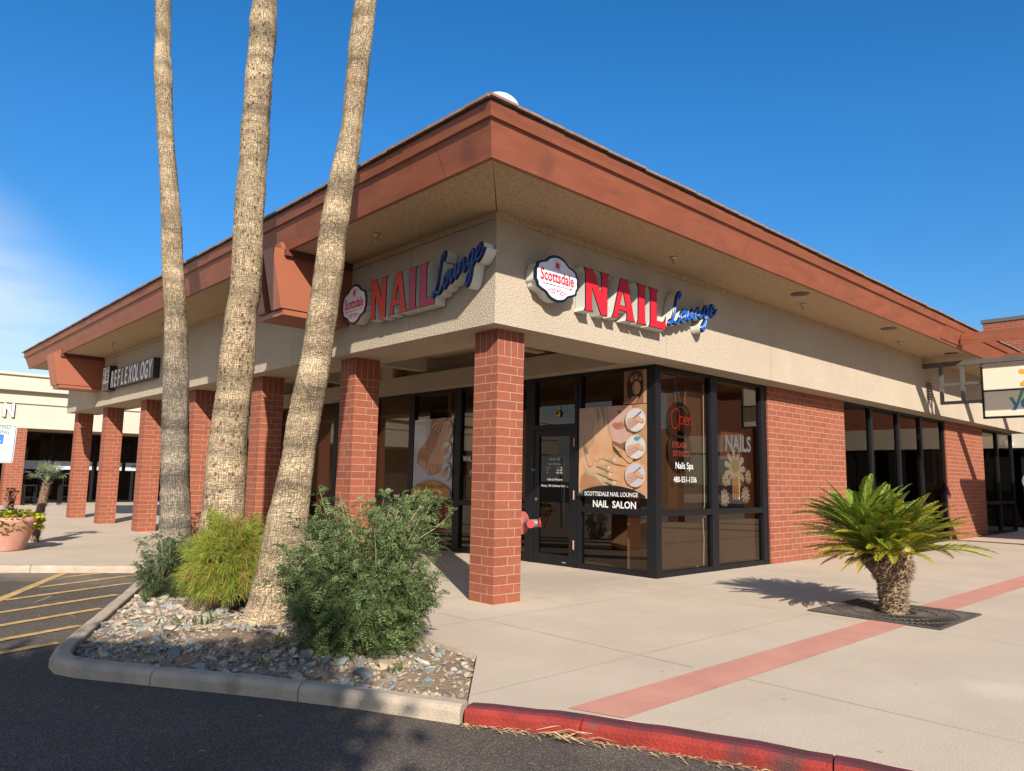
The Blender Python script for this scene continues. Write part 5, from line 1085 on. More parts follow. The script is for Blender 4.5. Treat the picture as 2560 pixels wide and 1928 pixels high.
# ================================================================= BUSHES
def frame_of(d):
    d = d/np.linalg.norm(d, axis=-1, keepdims=True); z = np.zeros_like(d); z[..., 2] = 1
    s = np.cross(d, z); n = np.linalg.norm(s, axis=-1, keepdims=True); s = np.where(n > .05, s/np.maximum(n, 1e-6), np.array([1., 0, 0])); u = np.cross(s, d); return d, s, u
def pinnate_leaves(base, dirs, length, npair, lw, ll, g, droop=.35, vee=.25):
    """compound leaves: returns V,F (quads). base (N,3)"""
    N = len(base); d, s, u = frame_of(dirs); roll_ = g.uniform(-.8, .8, (N, 1)); s2 = s*np.cos(roll_)+u*np.sin(roll_); u2 = u*np.cos(roll_)-s*np.sin(roll_)
    L = length[:, None, None]; t = np.linspace(.12, 1, npair)[None, :, None]
    c = base[:, None]+d[:, None]*L*t; c[..., 2] -= (droop*length[:, None]*(t[..., 0]**2))
    out = []
    for sg in (-1, 1):
        ax = s2[:, None]*sg*.85+d[:, None]*.5+u2[:, None]*vee+g.normal(size=(N, npair, 3))*.12
        l = ll*(1-.55*np.abs(t-.45))*length[:, None, None]; tip = c+ax*l; w_ = np.cross(ax, u2[:, None]); w_ /= np.linalg.norm(w_, axis=-1, keepdims=True)+1e-6
        w_ = w_*lw*length[:, None, None]; mid = c+ax*l*.5; mid[..., 2] += 0
        out.append(np.stack([c, mid-w_, tip, mid+w_], 2))
    A = np.concatenate(out, 1).reshape(-1, 3); F = np.arange(len(A)).reshape(-1, 4); return A, F
def feathery_bush(name, c, rx, ry, h, nstem, nleaf, M, label, seed, leaflen=.085, stemM=None, zbase=-.03, npair=7, top=.4, low=.12):
    g = np.random.default_rng(seed); e = empty(name, (c[0], c[1], zbase), label, 'shrub'); stems = MB(); LB = []; LD = []
    for k in range(nstem):
        az = g.uniform(0, 2*np.pi); tz = g.uniform(low, 1)**.8
        prof = math.sin(min(1, .22+.78*tz/.62)*math.pi/2) if tz < .62 else math.sqrt(max(0, 1-((tz-.62)/.42)**2))
        rr_ = prof*math.sqrt(g.uniform(.25, 1))*(1+.10*math.sin(3*az+seed)+.09*math.sin(5*az)); tz = tz*g.uniform(.9, 1.06)
        if k < nstem*.12: tz = g.uniform(.95, 1.16); rr_ *= 1.1
        tip = np.array([c[0]+rx*rr_*math.cos(az), c[1]+ry*rr_*math.sin(az), zbase+h*tz]); b0 = np.array([c[0]+g.normal()*.05, c[1]+g.normal()*.05, zbase])
        mid = np.array([(tip*.45+b0*.55)[0], (tip*.45+b0*.55)[1], zbase+h*tz*g.uniform(.45, .75)]); tt = np.linspace(0, 1, 9)[:, None]
        P = (1-tt)**2*b0+2*tt*(1-tt)*mid+tt**2*tip; P[1:-1] += g.normal(size=(7, 3))*.012
        stems.tube([tuple(p) for p in P], [.007*(1-q)+.0022 for q in np.linspace(0, 1, 9)], stemM, 5)
        n = int(nleaf/nstem*(.75 if k < nstem*.12 else 1)); q = g.uniform(.30, 1, n)**.7; idx = q*8; i0 = np.minimum(idx.astype(int), 7); fr_ = (idx-i0)[:, None]
        B_ = P[i0]*(1-fr_)+P[i0+1]*fr_; dd = P[i0+1]-P[i0]; dd /= np.linalg.norm(dd, axis=1, keepdims=True)
        B_ = B_+g.normal(size=(n, 3))*np.array([.075, .075, .06])*(1.2-q[:, None])
        LB.append(B_); LD.append(dd*.35+g.normal(size=(n, 3))*.75+np.array([math.cos(az)*.35, math.sin(az)*.35, -.05 if k > nstem*.12 else .2]))
    n = nleaf//7; az = g.uniform(0, 6.283, n); q = np.sqrt(g.uniform(.15, 1, n)); zz = g.uniform(0, .42, n)
    LB.append(np.stack([c[0]+rx*.80*q*np.cos(az)*(.72+.8*zz), c[1]+ry*.80*q*np.sin(az)*(.72+.8*zz), zbase+h*zz], -1)); LD.append(np.stack([np.cos(az)*.7, np.sin(az)*.7, -.1+0*az], -1)+g.normal(size=(n, 3))*.6)
    LB = np.concatenate(LB); LD = np.concatenate(LD); LB[:, 2] = np.maximum(LB[:, 2], zbase+.02); ln = leaflen*g.uniform(.6, 1.25, len(LB))
    V, F = pinnate_leaves(LB, LD, ln, npair, .052, .42, g)
    V[:, 2] = np.maximum(V[:, 2], zbase+.005)
    np_mesh('foliage', V, F, M, e); stems.build('stems', e); return e
M_LEAFD = mat('dark_leaf', (.14,.195,.070), .55, .25, 5, island=.32, trans=.22, spec=.35)
M_LEAFD2 = mat('dark_leaf_small', (.090,.130,.055), .55, .3, 6, island=.4, trans=.2, spec=.35)
M_STEM = mat('tan_stem', (.32,.24,.14), .8, .3, 20)
feathery_bush('feathery_shrub', (-2.13,-.80), .72, .62, 1.10, 190, 11500, M_LEAFD, 'large dark green feathery shrub in front of the leaning palm and the brick column', 5, stemM=M_STEM)
feathery_bush('feathery_shrub', (-2.45,2.9), .34, .38, .66, 50, 2600, M_LEAFD2, 'small dark feathery bush at the foot of the leftmost palm', 8, stemM=M_STEM, leaflen=.07)
feathery_bush('feathery_shrub', (-1.15,5.2), .3, .35, .8, 20, 500, M_LEAFD2, 'little dark shrub beside the brick column behind the slim palm', 12, stemM=M_STEM, leaflen=.08)
# needle shrub
def needle_bush(c, rx, ry, h, n, label, seed):
    g = np.random.default_rng(seed); e = empty('needle_shrub', (c[0], c[1], -.03), label, 'shrub'); st = MB(); nb = 420; per = n//nb; VV = []; MI = []
    for k in range(nb):
        az = g.uniform(0, 2*np.pi); th = math.acos(g.uniform(-.45, 1)); lob = (1+.10*math.sin(3*az+1)+.08*math.sin(5*az+2))*g.uniform(.72, 1.08)
        tip = np.array([c[0]+rx*math.sin(th)*math.cos(az)*lob, c[1]+ry*math.sin(th)*math.sin(az)*lob, -.03+h*(.42+.56*math.cos(th)*lob)])
        tip[2] = max(tip[2], .02); b0 = np.array([c[0]+g.normal()*.04, c[1]+g.normal()*.04, .0]); mid = b0*.5+tip*.5; mid[2] = tip[2]*.75+.12+.10*math.sin(th)
        tt = np.linspace(0, 1, 6)[:, None]; P = (1-tt)**2*b0+2*tt*(1-tt)*mid+tt**2*tip
        if k % 3 == 0: st.tube([tuple(p) for p in P], [.005,.004,.003,.0025,.002,.001], M_STEM, 4)
        q = g.uniform(.45, 1, per); idx = q*5; i0 = np.minimum(idx.astype(int), 4); f = (idx-i0)[:, None]; B_ = P[i0]*(1-f)+P[i0+1]*f+g.normal(size=(per, 3))*.016
        dd = P[-1]-P[-2]; dd = dd/np.linalg.norm(dd); d = dd*.9+g.normal(size=(per, 3))*.42+np.array([0, 0, .25]); d /= np.linalg.norm(d, axis=1, keepdims=True)
        L = g.uniform(.05, .13, per)[:, None]; w_ = np.cross(d, g.normal(size=(per, 3))); w_ /= np.linalg.norm(w_, axis=1, keepdims=True); w_ *= .0014
        m_ = B_+d*L*.55; t = B_+d*L; t[:, 2] -= L[:, 0]*.30
        VV.append(np.stack([B_-w_, B_+w_, m_+w_, m_-w_, m_-w_, m_+w_, t+w_*.5, t-w_*.5], 1).reshape(-1, 3)); MI.append(np.where(g.uniform(size=per) < (.35 if k % 9 == 0 else .03), 1, 0))
    V = np.concatenate(VV); V[:, 2] = np.maximum(V[:, 2], -.02); F = np.arange(len(V)).reshape(-1, 4); mi = np.concatenate(MI).repeat(2)
    np_mesh('foliage', V, F, [mat('needle_leaf', (.27,.32,.04), .6, .35, 4, island=.35, trans=.3), mat('needle_dry', (.45,.22,.08), .8, .2, 5)], e, mi=mi); st.build('stems', e)
needle_bush((-2.24,1.60), .44, .42, .93, 70000, 'rounded yellow green needle leaved shrub with dry orange tips between the palms', 4)

# grass-like blade clumps and litter in the bed
MBLADE = mat('blade_leaf', (.10,.17,.045), .5, .3, 8, island=.3, trans=.25); MDRY = mat('dry_leaf', (.55,.40,.20), .85, .3, 15, island=.25)
def clump(c, n, h, label, seed, M=MBLADE):
    g = random.Random(seed); V = []; F = []
    for k in range(n):
        a = g.uniform(0, 6.28); b = Vector((c[0]+g.gauss(0,.03), c[1]+g.gauss(0,.03), bed_z(*c))); l = h*g.uniform(.5, 1.1); ln = g.uniform(.15, .75); d = Vector((math.cos(a)*ln, math.sin(a)*ln, 1)); q = Vector((-math.sin(a), math.cos(a), 0))*.009
        m_ = b+d*l*.55; t = b+d*l*.9+Vector((d.x, d.y, -.2))*l*.25
        s = len(V); V += [b-q*.6, b+q*.6, m_+q, m_-q, t+q*.1, t-q*.1]; F += [(s, s+1, s+2, s+3), (s+3, s+2, s+4, s+5)]
    o = np_mesh('blade_plant', [tuple(v) for v in V], F, M, None, (c[0], c[1], -.03)); return tag(o, label, 'plant', None)
for i, (c, n, h, l) in enumerate([((-2.78,.98), 9, .17, 'clump of upright green blades among the sunlit rocks, nearest the needle shrub'), ((-2.97,.92), 7, .15, 'upright blade clump among the rocks, middle of the row'), ((-3.02,1.15), 5, .11, 'small bright blade clump on the pale rocks'), ((-2.62,1.1), 6, .13, 'thin blade clump under the edge of the needle shrub'), ((-2.95,-.85), 6, .10, 'low green tuft among shaded grey rocks near the kerb'), ((-2.55,-.2), 7, .10, 'low green tuft on bare soil in front of the leaning palm'), ((-2.75,2.6), 10, .2, 'green blades at the kerb below the small dark bush'), ((-2.3,-1.55), 6, .08, 'tiny grey green weed among the sunlit rocks in front of the big shrub')]): clump(c, n, h, l, 50+i)

# ================================================================= ROCKS
RK = [mat('rock_grey', (.25,.245,.22), .9, .35, 9, bump=.6, bscale=40, bdist=.01, col2=(.14,.145,.135)), mat('rock_tan', (.36,.28,.19), .9, .35, 9, bump=.6, bscale=40, bdist=.01, col2=(.30,.22,.15)), mat('rock_blue', (.19,.20,.185), .85, .3, 9, bump=.6, bscale=40, bdist=.01, col2=(.11,.13,.13)), mat('rock_white', (.44,.38,.29), .9, .3, 9, bump=.6, bscale=40, bdist=.01, col2=(.32,.26,.19)), mat('rock_mauve', (.26,.20,.19), .9, .3, 9, bump=.6, bscale=40, bdist=.01)]
def rock_geo(g, sz):
    bm = bmesh.new(); pts = [Vector((g.gauss(0,1), g.gauss(0,1), g.gauss(0,.75))).normalized() for _ in range(g.choice((9,11,13)))]
    ax = (g.uniform(.9,1.3), g.uniform(.65,1.0), g.uniform(.42,.75))
    for p in pts: bm.verts.new((p.x*ax[0]*sz, p.y*ax[1]*sz, p.z*ax[2]*sz))
    res = bmesh.ops.convex_hull(bm, input=bm.verts[:]); bmesh.ops.delete(bm, geom=[v for v in bm.verts if not v.link_faces], context='VERTS')
    rot = Matrix.Rotation(g.uniform(0,6.28), 3, 'Z') @ Matrix.Rotation(g.gauss(0,.35), 3, 'X') @ Matrix.Rotation(g.gauss(0,.3), 3, 'Y')
    vs = [rot @ v.co for v in bm.verts]; bm.verts.index_update(); fs = [[v.index for v in f.verts] for f in bm.faces]; bm.free(); return vs, fs
g = random.Random(99); placed = []
def bed_pt(g):
    while True:
        x, y = g.uniform(-4, -1.5), g.uniform(-2.5, 3.4)
        if inside_bed(x, y) and inside_bed(x-.04, y-.04) and inside_bed(x+.04, y+.03): return x, y
def dens(x, y):
    # sparse soil patch in front of the palm, sandy strip at the near right end, dense elsewhere
    if math.hypot(x+2.75, y-.05) < .42: return .18
    if math.hypot(x+2.0, y+1.75) < .5: return .35
    return 1
names = [('angular grey rock lying in the planting bed', 'grey rocks in the planting bed'), ('tan angular rock lying in the planting bed', 'tan rocks in the planting bed'), ('blue grey slate rock lying in the planting bed', 'blue grey rocks in the planting bed'), ('pale whitish rock lying in the planting bed', 'pale rocks in the planting bed'), ('dark mauve rock lying in the planting bed', 'mauve rocks in the planting bed')]
cnt = 0
while cnt < 285:
    x, y = bed_pt(g)
    if g.random() > dens(x, y): continue
    sz = g.uniform(.026, .062) if cnt > 45 else g.uniform(.05, .085)
    if any(math.hypot(x-a, y-b) < (sz+s)*.62 for a, b, s in placed): 
        if g.random() < .9: continue
    if math.hypot(x+2.29, y-.6) < .27: continue
    placed.append((x, y, sz)); k = g.choices(range(5), (4,3,3,3,1) if y < .8 else (2,3,1,6,1))[0]
    mb = MB(); vs, fs = rock_geo(g, sz); zc = bed_z(x, y)+sz*.22; mb.add([v+Vector((x, y, zc)) for v in vs], fs, RK[k])
    o = mb.build('landscape_rock', loc=(x, y, zc)); tag(o, names[k][0], 'rock', names[k][1]); cnt += 1
mb = MB()
for i in range(5200):
    x, y = bed_pt(g)
    if g.random() > (dens(x, y)+.25): continue
    sz = g.uniform(.006, .030); vs, fs = rock_geo(g, sz); mb.add([v+Vector((x, y, bed_z(x, y)+sz*.2)) for v in vs], fs, RK[g.choice((0,1,1,2,3,4))])
tag(mb.build('gravel'), kind='stuff', label='small broken stones and chips covering the planting bed')
# dry litter: along the curb, in the bed
V = []; F = []
def leafbit(x, y, z, l, w_, a, tilt=.1):
    d = Vector((math.cos(a), math.sin(a), g.uniform(-tilt, tilt))); q = Vector((-math.sin(a), math.cos(a), g.uniform(-.3, .3)))*w_; p = Vector((x, y, z)); s = len(V); m_ = p+d*l*.5+Vector((0,0,l*.12)); V.extend([p-q*.3, p+q*.3, m_+q, m_-q, p+d*l+q*.2, p+d*l-q*.2]); F.extend([(s, s+1, s+2, s+3), (s+3, s+2, s+4, s+5)])
ro, _ = resample(red_o, red_i, .03)
for i in range(430):
    t = g.random()**1.3; k = int(t*95); x, y = ro[min(k, len(ro)-2)]; off = abs(g.gauss(0, .035))+.012; leafbit(x-off*.85, y-off*.45, ROADZ+.006+g.random()*.01, g.uniform(.015, .075), g.uniform(.001, .005), math.atan2(ro[k+1][1]-y, ro[k+1][0]-x)+g.gauss(0, .5))
for i in range(14): leafbit(-2.30+g.gauss(0,.07), -3.13+g.gauss(0,.09), ROADZ+.012+g.random()*.02, g.uniform(.12, .26), g.uniform(.004, .008), -1.1+g.gauss(0, .35))
for i in range(260): x, y = bed_pt(g); leafbit(x, y, bed_z(x, y)+.02+g.random()*.02, g.uniform(.02, .09), g.uniform(.001, .004), g.uniform(0, 6.28), .3)
for i in range(260): a = g.uniform(0, 6.28); q = abs(g.gauss(0, .33)); x, y = -2.2+q*math.cos(a), -1.35+q*.6*math.sin(a); leafbit(x, y, bed_z(x, y)+.02, g.uniform(.01, .04), g.uniform(.002, .005), g.uniform(0, 6.28), .4)
for i in range(60): leafbit(g.uniform(-4.4,-2.3), g.uniform(-3.2,-.2) if i % 2 else g.uniform(2,6), ROADZ+.006, g.uniform(.02, .07), g.uniform(.001, .003), g.uniform(0, 6.28))
for (x, y, a) in ((-3.15,.55,-.3),(-2.85,.35,-.1),(-3.6,3.55,.5),(-3.0,-.15,-.5)): leafbit(x, y, (bed_z(x, y)+.05) if x > -3.4 else ROADZ+.012, .42, .012, a, .05)
for i in range(50): leafbit(g.uniform(-1.4,9), g.uniform(-5,-.3), .006, g.uniform(.008,.03), g.uniform(.001,.003), g.uniform(0,6.28))
o = np_mesh('leaf_litter', [tuple(v) for v in V], F, MDRY); tag(o, 'dry leaf and bark litter along the kerb and in the bed', None, None, 'stuff')

# ================================================================= SAGO CYCAD AND GRATE
SC = Vector((3.12,-2.98,0))
M_GRATE = mat('cast_iron', (.11,.092,.08), .6, .35, 12, metal=.2, bump=.3, bscale=60)
pit = [(SC.x+a*.655, SC.y+b*.655) for a, b in ((-1,-1),(1,-1),(1,1),(-1,1))]
mb = MB(); mb.add([(*p, .005) for p in pit], [(0,1,2,3)], mat('pit_black', (.035,.026,.02), .95, .4, 8)); tag(mb.build('tree_pit'), kind='structure')
ge = empty('tree_grate', (SC.x, SC.y, .01), 'square dark iron grate with radial slots around the sago plant', 'tree grate')
mb = MB(); hs_ = .65; zt = .016
for (a, b_, c_, d) in ((-hs_,-hs_,hs_,-hs_+.035),(-hs_,hs_-.035,hs_,hs_),(-hs_,-hs_+.035,-hs_+.035,hs_-.035),(hs_-.035,-hs_+.035,hs_,hs_-.035)): mb.box(SC.x+a, SC.x+c_, SC.y+b_, SC.y+d, .007, zt, M_GRATE)
mb.build('grate_frame', ge); mb = MB()
def ringm(mb, r0, r1, z, n=64):
    for k in range(n):
        a0, a1 = 2*math.pi*k/n, 2*math.pi*(k+1)/n
        mb.hexa([(SC.x+r*math.cos(a), SC.y+r*math.sin(a), zz) for zz in (.007, z) for (r, a) in ((r0,a0),(r1,a0),(r1,a1),(r0,a1))], M_GRATE)
ringm(mb, .20, .225, zt-.001); ringm(mb, .40, .42, zt-.002); ringm(mb, .60, .615, zt-.002)
def rad(n, r0, r1, w_, tw, z):
    for k in range(n):
        a = 2*math.pi*k/n+.03; b_ = a+tw; r1_ = r1
        if r1 is None: r1_ = min((hs_-.03)/max(abs(math.cos(b_)), 1e-6), (hs_-.03)/max(abs(math.sin(b_)), 1e-6))
        if r1_ > r0+.01: mb.bar((SC.x+r0*math.cos(a), SC.y+r0*math.sin(a), .010), (SC.x+r1_*math.cos(b_), SC.y+r1_*math.sin(b_), .010), w_, M_GRATE, z)
rad(30, .22, .405, .016, .12, .006); rad(48, .42, .602, .016, -.06, .0055); rad(80, .612, None, .016, 0, .005)
mb.build('grate_bars', ge)
mb = MB()
for i in range(30): pass
sg = empty('sago_cycad', (SC.x, SC.y, .0), 'stout sago palm with arching bright green fronds on a shaggy trunk, growing through the grate', 'plant')
M_STR = mat('sago_trunk', (.20,.135,.085), .95, .5, 30, island=.45); M_STR2 = mat('sago_scale', (.27,.17,.10), .9, .4, 30, island=.45)
mb = MB(); mb.lathe((SC.x,SC.y,0), [(.125,0),(.13,.15),(.145,.3),(.175,.45),(.21,.55),(.16,.62),(.01,.64)], M_STR, 28)
g2 = random.Random(5)
for k in range(1500):
    z = g2.uniform(.0, .62); a = g2.uniform(0, 6.28); r0 = np.interp(z, [0,.3,.48,.56,.62], [.125,.145,.18,.20,.16]); p = Vector((SC.x+r0*math.cos(a), SC.y+r0*math.sin(a), z)); o_ = Vector((math.cos(a), math.sin(a), g2.uniform(-.3,.9) if z < .38 else g2.uniform(-.9,.5))).normalized(); l = g2.uniform(.015,.04) if z < .35 else g2.uniform(.03,.085); q = Vector((-math.sin(a), math.cos(a), 0))*g2.uniform(.006,.012); upq = o_.cross(q).normalized()*.004
    mb.add([p-q-upq, p+q-upq, p+q+upq, p-q+upq, p+o_*l], [(0,1,4),(1,2,4),(2,3,4),(3,0,4)], M_STR2 if g2.random() < (.35 if z < .38 else .75) else M_STR)
# second head leaning back-left
for k in range(500):
    a = g2.uniform(0,6.28); z = g2.uniform(.48,.68); cx_, cy_ = SC.x-.14, SC.y+.12; r0 = .13; p = Vector((cx_+r0*math.cos(a), cy_+r0*math.sin(a), z)); o_ = Vector((math.cos(a), math.sin(a), g2.uniform(-.9,.6))).normalized(); l = g2.uniform(.03,.08); q = Vector((-math.sin(a), math.cos(a), 0))*.009; upq = o_.cross(q).normalized()*.004
    mb.add([p-q-upq, p+q-upq, p+q+upq, p-q+upq, p+o_*l], [(0,1,4),(1,2,4),(2,3,4),(3,0,4)], M_STR2 if g2.random() < .6 else M_STR)
mb.lathe((SC.x-.15,SC.y+.12,0), [(.03,.40),(.11,.50),(.14,.62),(.08,.70)], M_STR, 20)
mb.build('trunk', sg)
def sago_fronds(c, n, g, lmin, lmax, elmin, elmax, azc=None, azw=None, col=0):
    Vs = []; Fs = []; rach = MB(); off = 0
    for k in range(n):
        az = g.uniform(0, 2*math.pi) if azc is None else azc+g.uniform(-azw, azw); el = R(g.uniform(elmin, elmax)); L = g.uniform(lmin, lmax)
        h = np.array([math.cos(az), math.sin(az), 0]); nseg = 54; t = np.linspace(0, 1, nseg); bend = R(g.uniform(26, 50))
        ang = el-bend*t**1.4; step = L/nseg; P = np.zeros((nseg, 3)); P[0] = np.array(c)+h*.06
        dirs = np.stack([h[0]*np.cos(ang), h[1]*np.cos(ang), np.sin(ang)], -1); P[1:] = P[0]+np.cumsum(dirs[:-1]*step, 0)
        s = np.cross(h, [0,0,1.]); tw = g.uniform(-.35, .35); 
        upv = np.cross(s[None], dirs); ll = .115*L/1.0*np.clip(np.sin(np.pi*(t*.86+.12))**.55, .12, 1)
        rach.tube([tuple(p) for p in P[::6]], [.008*(1-q)+.002 for q in np.linspace(0, 1, len(P[::6]))], M_RACH, 5)
        for sg_ in (-1, 1):
            sd_ = s*math.cos(tw)*sg_; ax = sd_[None]*.78+dirs*.50+upv*(.34+tw*sg_*.6)+g.normal(size=(nseg, 3))*.05
            m0 = slice(5, nseg); c0 = P[m0]; a = ax[m0]; l = ll[m0, None]; wv = dirs[m0]*.0085; wd = np.cross(a, wv); 
            tip = c0+a*l; tip[:, 2] -= l[:, 0]*.14; mid = c0+a*l*.55
            Vs.append(np.stack([c0-wv*.7, mid-wv, tip, mid+wv, ], 1).reshape(-1, 3)); Vs[-1] = np.stack([c0, mid-wv*1.1, tip, mid+wv*1.1], 1).reshape(-1, 3)
    V = np.concatenate(Vs); return V, np.arange(len(V)).reshape(-1, 4), rach
M_RACH = mat('sago_rachis', (.22,.26,.05), .5, .2, 5); M_SAGO = mat('sago_leaf', (.45,.43,.03), .45, .35, 3, island=.25, trans=.32, spec=.5); M_SAGO2 = mat('sago_leaf_old', (.20,.29,.03), .45, .3, 3, island=.25, trans=.18, spec=.5)
gg = np.random.default_rng(21)
for (c_, n, args, M) in [((SC.x+.02,SC.y-.02,.60), 84, (.66,.95,14,66), M_SAGO), ((SC.x-.17,SC.y+.10,.68), 64, (.62,.88,18,68), M_SAGO2), ((SC.x-.22,SC.y+.22,.88), 46, (.48,.72,25,72), M_SAGO2)]:
    V, F, rc = sago_fronds(c_, n, gg, *args); np_mesh('fronds', V, F, M, sg); rc.build('frond_stalks', sg)
V, F, rc = sago_fronds((SC.x-.2,SC.y+.05,.60), 9, gg, .55, .75, 2, 18, azc=R(150), azw=.6); np_mesh('dry_fronds', V, F, mat('sago_dry', (.38,.27,.06), .7, .3, 4, island=.2), sg); rc.build('frond_stalks', sg)
mb = MB(); mb.lathe((SC.x-.08,SC.y-.16,.60), [(.04,0),(.06,.06),(.058,.14),(.045,.22),(.02,.28),(.002,.30)], mat('sago_cone', (.52,.36,.14), .9, .4, 60, bump=1, bscale=70, bdist=.02), 20); mb.build('cone', sg)

# ================================================================= LEFT EDGE: SIGN, POT
M_POT = mat('terracotta', (.42,.195,.13), .85, .22, 3, bump=.4, bscale=25, bdist=.008, col2=(.48,.26,.20))
px, py = -3.08, 9.10
pt = empty('planter_pot', (px,py,0), 'large pink terracotta pot with chartreuse vines at the left edge', 'plant pot')
mb = MB(); mb.lathe((px,py,0), [(a*1.12,b) for a,b in [(.30,0),(.31,.03),(.40,.30),(.435,.42),(.45,.44),(.445,.46),(.465,.48),(.47,.52),(.455,.56),(.42,.57),(.40,.54),(.38,.48),(.01,.47)]], M_POT, 48); mb.build('pot', pt, smooth=True)
mb = MB(); mb.lathe((px,py,0), [(.385,.49),(.01,.52)], M_SOIL, 32); mb.build('soil', pt)
def leaf_blob(pts_, size, g, M, name, par, flat_=.5):
    V = []; F = []
    for p in pts_:
        a = g.uniform(0,6.28); d = Vector((math.cos(a), math.sin(a), g.uniform(-.5,.5))).normalized(); q = d.cross(Vector((g.gauss(0,flat_), g.gauss(0,flat_), 1))).normalized(); l = size*g.uniform(.6,1.3); p = Vector(p); s = len(V)
        V += [p, p+d*l*.4+q*l*.42, p+d*l, p+d*l*.4-q*l*.42]; F.append((s, s+1, s+2, s+3))
    return np_mesh(name, [tuple(v) for v in V], F, M, par)
g3 = random.Random(77)
vine = []
for k in range(900):
    a = g3.uniform(0,6.28); r0 = .44*math.sqrt(g3.random()); z = .55+.10*g3.random()+.03*math.sin(a*3)
    vine.append((px+r0*math.cos(a), py+r0*math.sin(a), z))
for k in range(420):
    a = g3.choice((-.35,-.2,.1,2.9,-1.7))+g3.gauss(0,.3); r0 = .44+g3.random()*.13; vine.append((px+r0*math.cos(a), py+r0*math.sin(a), .60-g3.random()*.26*(1 if a < 0 else .6)))
e = empty('sweet_potato_vine', (px,py,.5), 'bright yellow green trailing vine spilling over the terracotta pot', 'plant')
leaf_blob(vine, .075, g3, mat('chartreuse_leaf', (.48,.50,.02), .5, .45, 7, island=.35, trans=.3, col2=(.20,.16,.04)), 'foliage', e)
mb = MB()
for k in range(30):
    a = g3.uniform(0,6.28); mb.tube([(px,py,.52),(px+.4*math.cos(a),py+.4*math.sin(a),.60)], .004, M_STEM, 4)
mb.build('stems', e)
e = empty('spiky_flower', (px+.02,py+.1,.55), 'upright dark reddish flower spike in the terracotta pot', 'plant'); mb = MB()
for (dx, h_) in ((0,.50),(.05,.42),(-.05,.35)): mb.tube([(px+.05+dx,py+.1,.5),(px+.09+dx*1.5,py+.1,.5+h_)], [.01,.006], M_STEM, 6)
mb.build('stems', e); leaf_blob([(px+.09+g3.gauss(0,.03), py+.1+g3.gauss(0,.03), .62+g3.random()*.42) for _ in range(260)], .05, g3, mat('bronze_leaf', (.12,.06,.04), .6, .4, 12, island=.4), 'foliage', e)
# small fan palm further back in its own low bed position
fx, fy = -2.22, 10.5
e = empty('small_fan_palm', (fx,fy,0), 'small fan palm with grey green leaves and shaggy trunk behind the terracotta pot', 'palm tree')
mb = MB(); mb.tube([(fx-.10,fy,0),(fx-.07,fy,.5),(fx,fy,1.12)], [.06,.075,.07], M_STR, 12)
for k in range(420):
    t = g2.random(); z = t*1.12; a = g2.uniform(0,6.28); p = Vector((fx-.10+.1*t+.07*math.cos(a), fy+.07*math.sin(a), z)); o_ = Vector((math.cos(a)*.6, math.sin(a)*.6, g2.uniform(.2,1))); q = Vector((-math.sin(a), math.cos(a), 0))*.008; mb.add([p-q, p+q, p+o_*.07+q*.3, p+o_*.07-q*.3], [(0,1,2,3)], M_STR2)
mb.build('trunk', e); Vf = []; Ff = []
for k in range(16):
    az = g2.uniform(0,6.28); el = g2.uniform(.35,1.45); fan_frond(Vf, Ff, Vector((fx,fy,1.12)), Vector((math.cos(az)*math.cos(el), math.sin(az)*math.cos(el), math.sin(el))), .52, 13)
np_mesh('fronds', [tuple(v) for v in Vf], Ff, mat('fan_leaf_grey', (.20,.24,.13), .55, .3, 4, island=.25, trans=.2), e)
# reserved parking sign
dpt = 12.0
def atpix(x, y, dpt): return CAM+pix_ray(x, y)*dpt
s0 = atpix(-6, 1106, dpt)
e = empty('parking_sign', (s0.x, s0.y, 0), 'white and green reserved disabled parking sign on a grey steel post at the left edge', 'road sign')
nrm = Vector((-.25, -.97, 0)).normalized(); uR = Vector((-nrm.y, nrm.x, 0)); 
if uR.dot(r_) < 0: uR = -uR
tilt = (Vector((0,0,1))+uR*.025).normalized()
FS = Fr(s0-tilt*.33-uR*.26, uR, tilt, nrm)
SW, SH = .50, .62
def rrect(w_, h_, r, ox=0, oy=0):
    o_ = []
    for (cx_, cy_, a0) in ((w_-r,h_-r,0),(r,h_-r,90),(r,r,180),(w_-r,r,270)): o_ += [(ox+cx_+r*math.cos(R(a0+k*18)), oy+cy_+r*math.sin(R(a0+k*18))) for k in range(6)]
    return o_
MSW = mat('sign_sheet_white', (.44,.45,.46), .6); mb = MB(); FS.prism(mb, rrect(SW, SH, .04), 0, .003, MSW); mb.build('sign_plate', e)
MGN = mat('sign_green', (.012,.12,.11), .6); MBL = mat('sign_blue_box', (.01,.12,.55), .5); mb = MB()
FS.poly(mb, rrect(SW-.02, SH-.02, .035, .01, .01), .0035, MGN); FS.poly(mb, rrect(SW-.04, SH-.04, .03, .02, .02), .0045, MSW)
text(mb, FS, 'RESERVED', SW/2, .555, .055, MGN, c=.0055, xs=.93, bold=.012, align='CENTER'); text(mb, FS, 'PARKING', SW/2, .475, .055, MGN, c=.0055, xs=.93, bold=.012, align='CENTER')
FS.poly(mb, rrect(.17, .155, .012, SW/2-.085, .305), .0055, MBL)
FS.poly(mb, ell(SW/2-.02,.437,.011,.011,12), .0065, M_LETTER)
for q in ([(-.02,.422),(-.015,.385),(.02,.385),(.04,.35),(.055,.353)], [(-.018,.402),(.015,.402)]): stroke(mb, Fr(FS(SW/2,0,0), FS.u, FS.v, FS.w), q, .005, .005, .0075, M_LETTER)
stroke(mb, Fr(FS(SW/2,0,0), FS.u, FS.v, FS.w), ell(-.008,.36,.038,.038,20,150,355), .0045, .005, .0075, M_LETTER)
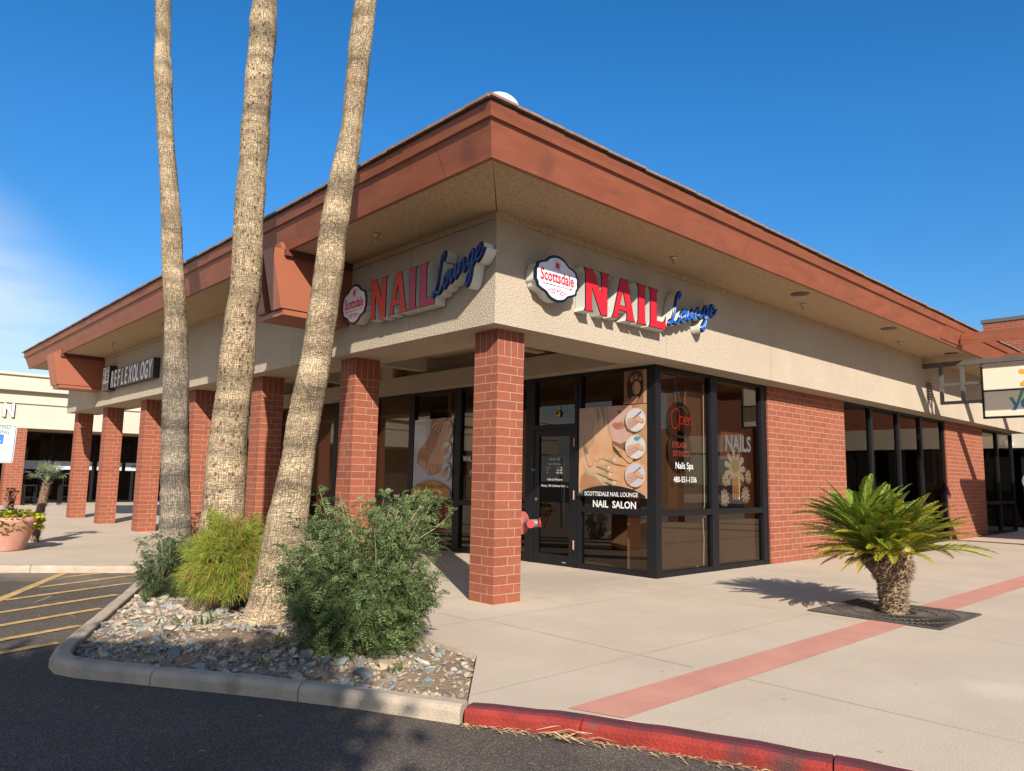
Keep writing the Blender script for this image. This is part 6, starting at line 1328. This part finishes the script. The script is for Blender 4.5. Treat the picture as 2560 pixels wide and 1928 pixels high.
for s_, v_, h in (('FOR VEHICLES', .265, .020), ('SHOWING DISABLED', .232, .020), ('INSIGNIA OR LICENSE', .199, .020), ('PLATE ONLY', .166, .020), ('VIOLATORS SUBJECT TO', .110, .012), ('TOWING AND FINE', .088, .012), ('A.R.S. 28-884', .062, .010)): text(mb, FS, s_, SW/2, v_, h, MGN, c=.0055, xs=.95, bold=.004, align='CENTER')
mb.build('lettering', e)
mb = MB(); bp_ = FS(SW/2, .3, -.03); mb.tube([(bp_.x-.05, bp_.y, -.1), (bp_.x-.02, bp_.y, bp_.z-.32), (bp_.x+.005, bp_.y, bp_.z+.2)], .032, M_STEEL, 14); mb.build('post', e)

# ================================================================= TREE BEHIND THE CAMERA (its shade falls on the road)
def shade_tree(cx_, cy_, cz_, rx, ry, rz, n, seed, label):
    g = np.random.default_rng(seed); e = empty('shade_tree', (cx_,cy_,ROADZ), label, 'tree'); mb = MB()
    mb.tube([(cx_,cy_,ROADZ),(cx_+.1,cy_,cz_*.4),(cx_,cy_+.1,cz_-.3)], [.22,.17,.1], M_STEM, 10)
    for k in range(9):
        a = k*.7; mb.tube([(cx_,cy_,cz_*.45+.1*k),(cx_+rx*.45*math.cos(a),cy_+ry*.45*math.sin(a),cz_-.2),(cx_+rx*.8*math.cos(a),cy_+ry*.8*math.sin(a),cz_+.2*math.sin(k))], [.09,.05,.02], M_STEM, 7)
    mb.build('trunk', e)
    nc = 60; cc = g.normal(size=(nc, 3)); cc /= np.linalg.norm(cc, axis=1, keepdims=True); cc *= (g.uniform(.15, 1, (nc, 1))**.5)*.85
    P = cc[g.integers(0, nc, n)]+g.normal(size=(n, 3))*.14; P = P*np.array([rx, ry, rz])+np.array([cx_, cy_, cz_])
    d = g.normal(size=(n, 3)); d /= np.linalg.norm(d, axis=1, keepdims=True); q = np.cross(d, g.normal(size=(n, 3))); q /= np.linalg.norm(q, axis=1, keepdims=True)
    l = g.uniform(.10, .2, (n, 1)); V = np.stack([P, P+d*l*.5+q*l*.4, P+d*l, P+d*l*.5-q*l*.4], 1).reshape(-1, 3)
    np_mesh('crown', V, np.arange(len(V)).reshape(-1, 4), mat('tree_leaf', (.06,.10,.03), .6, .3, 2, island=.3, trans=.15), e)
sh = Vector((-4.75, -1.45, ROADZ)); T_ = 6.0/math.tan(SUN_EL)
shade_tree(sh.x-math.sin(SUN_AZ)*T_, sh.y-math.cos(SUN_AZ)*T_, 5.9, 2.35, 2.35, 1.05, 26000, 2, 'leafy tree behind the photographer whose shade covers the near road')
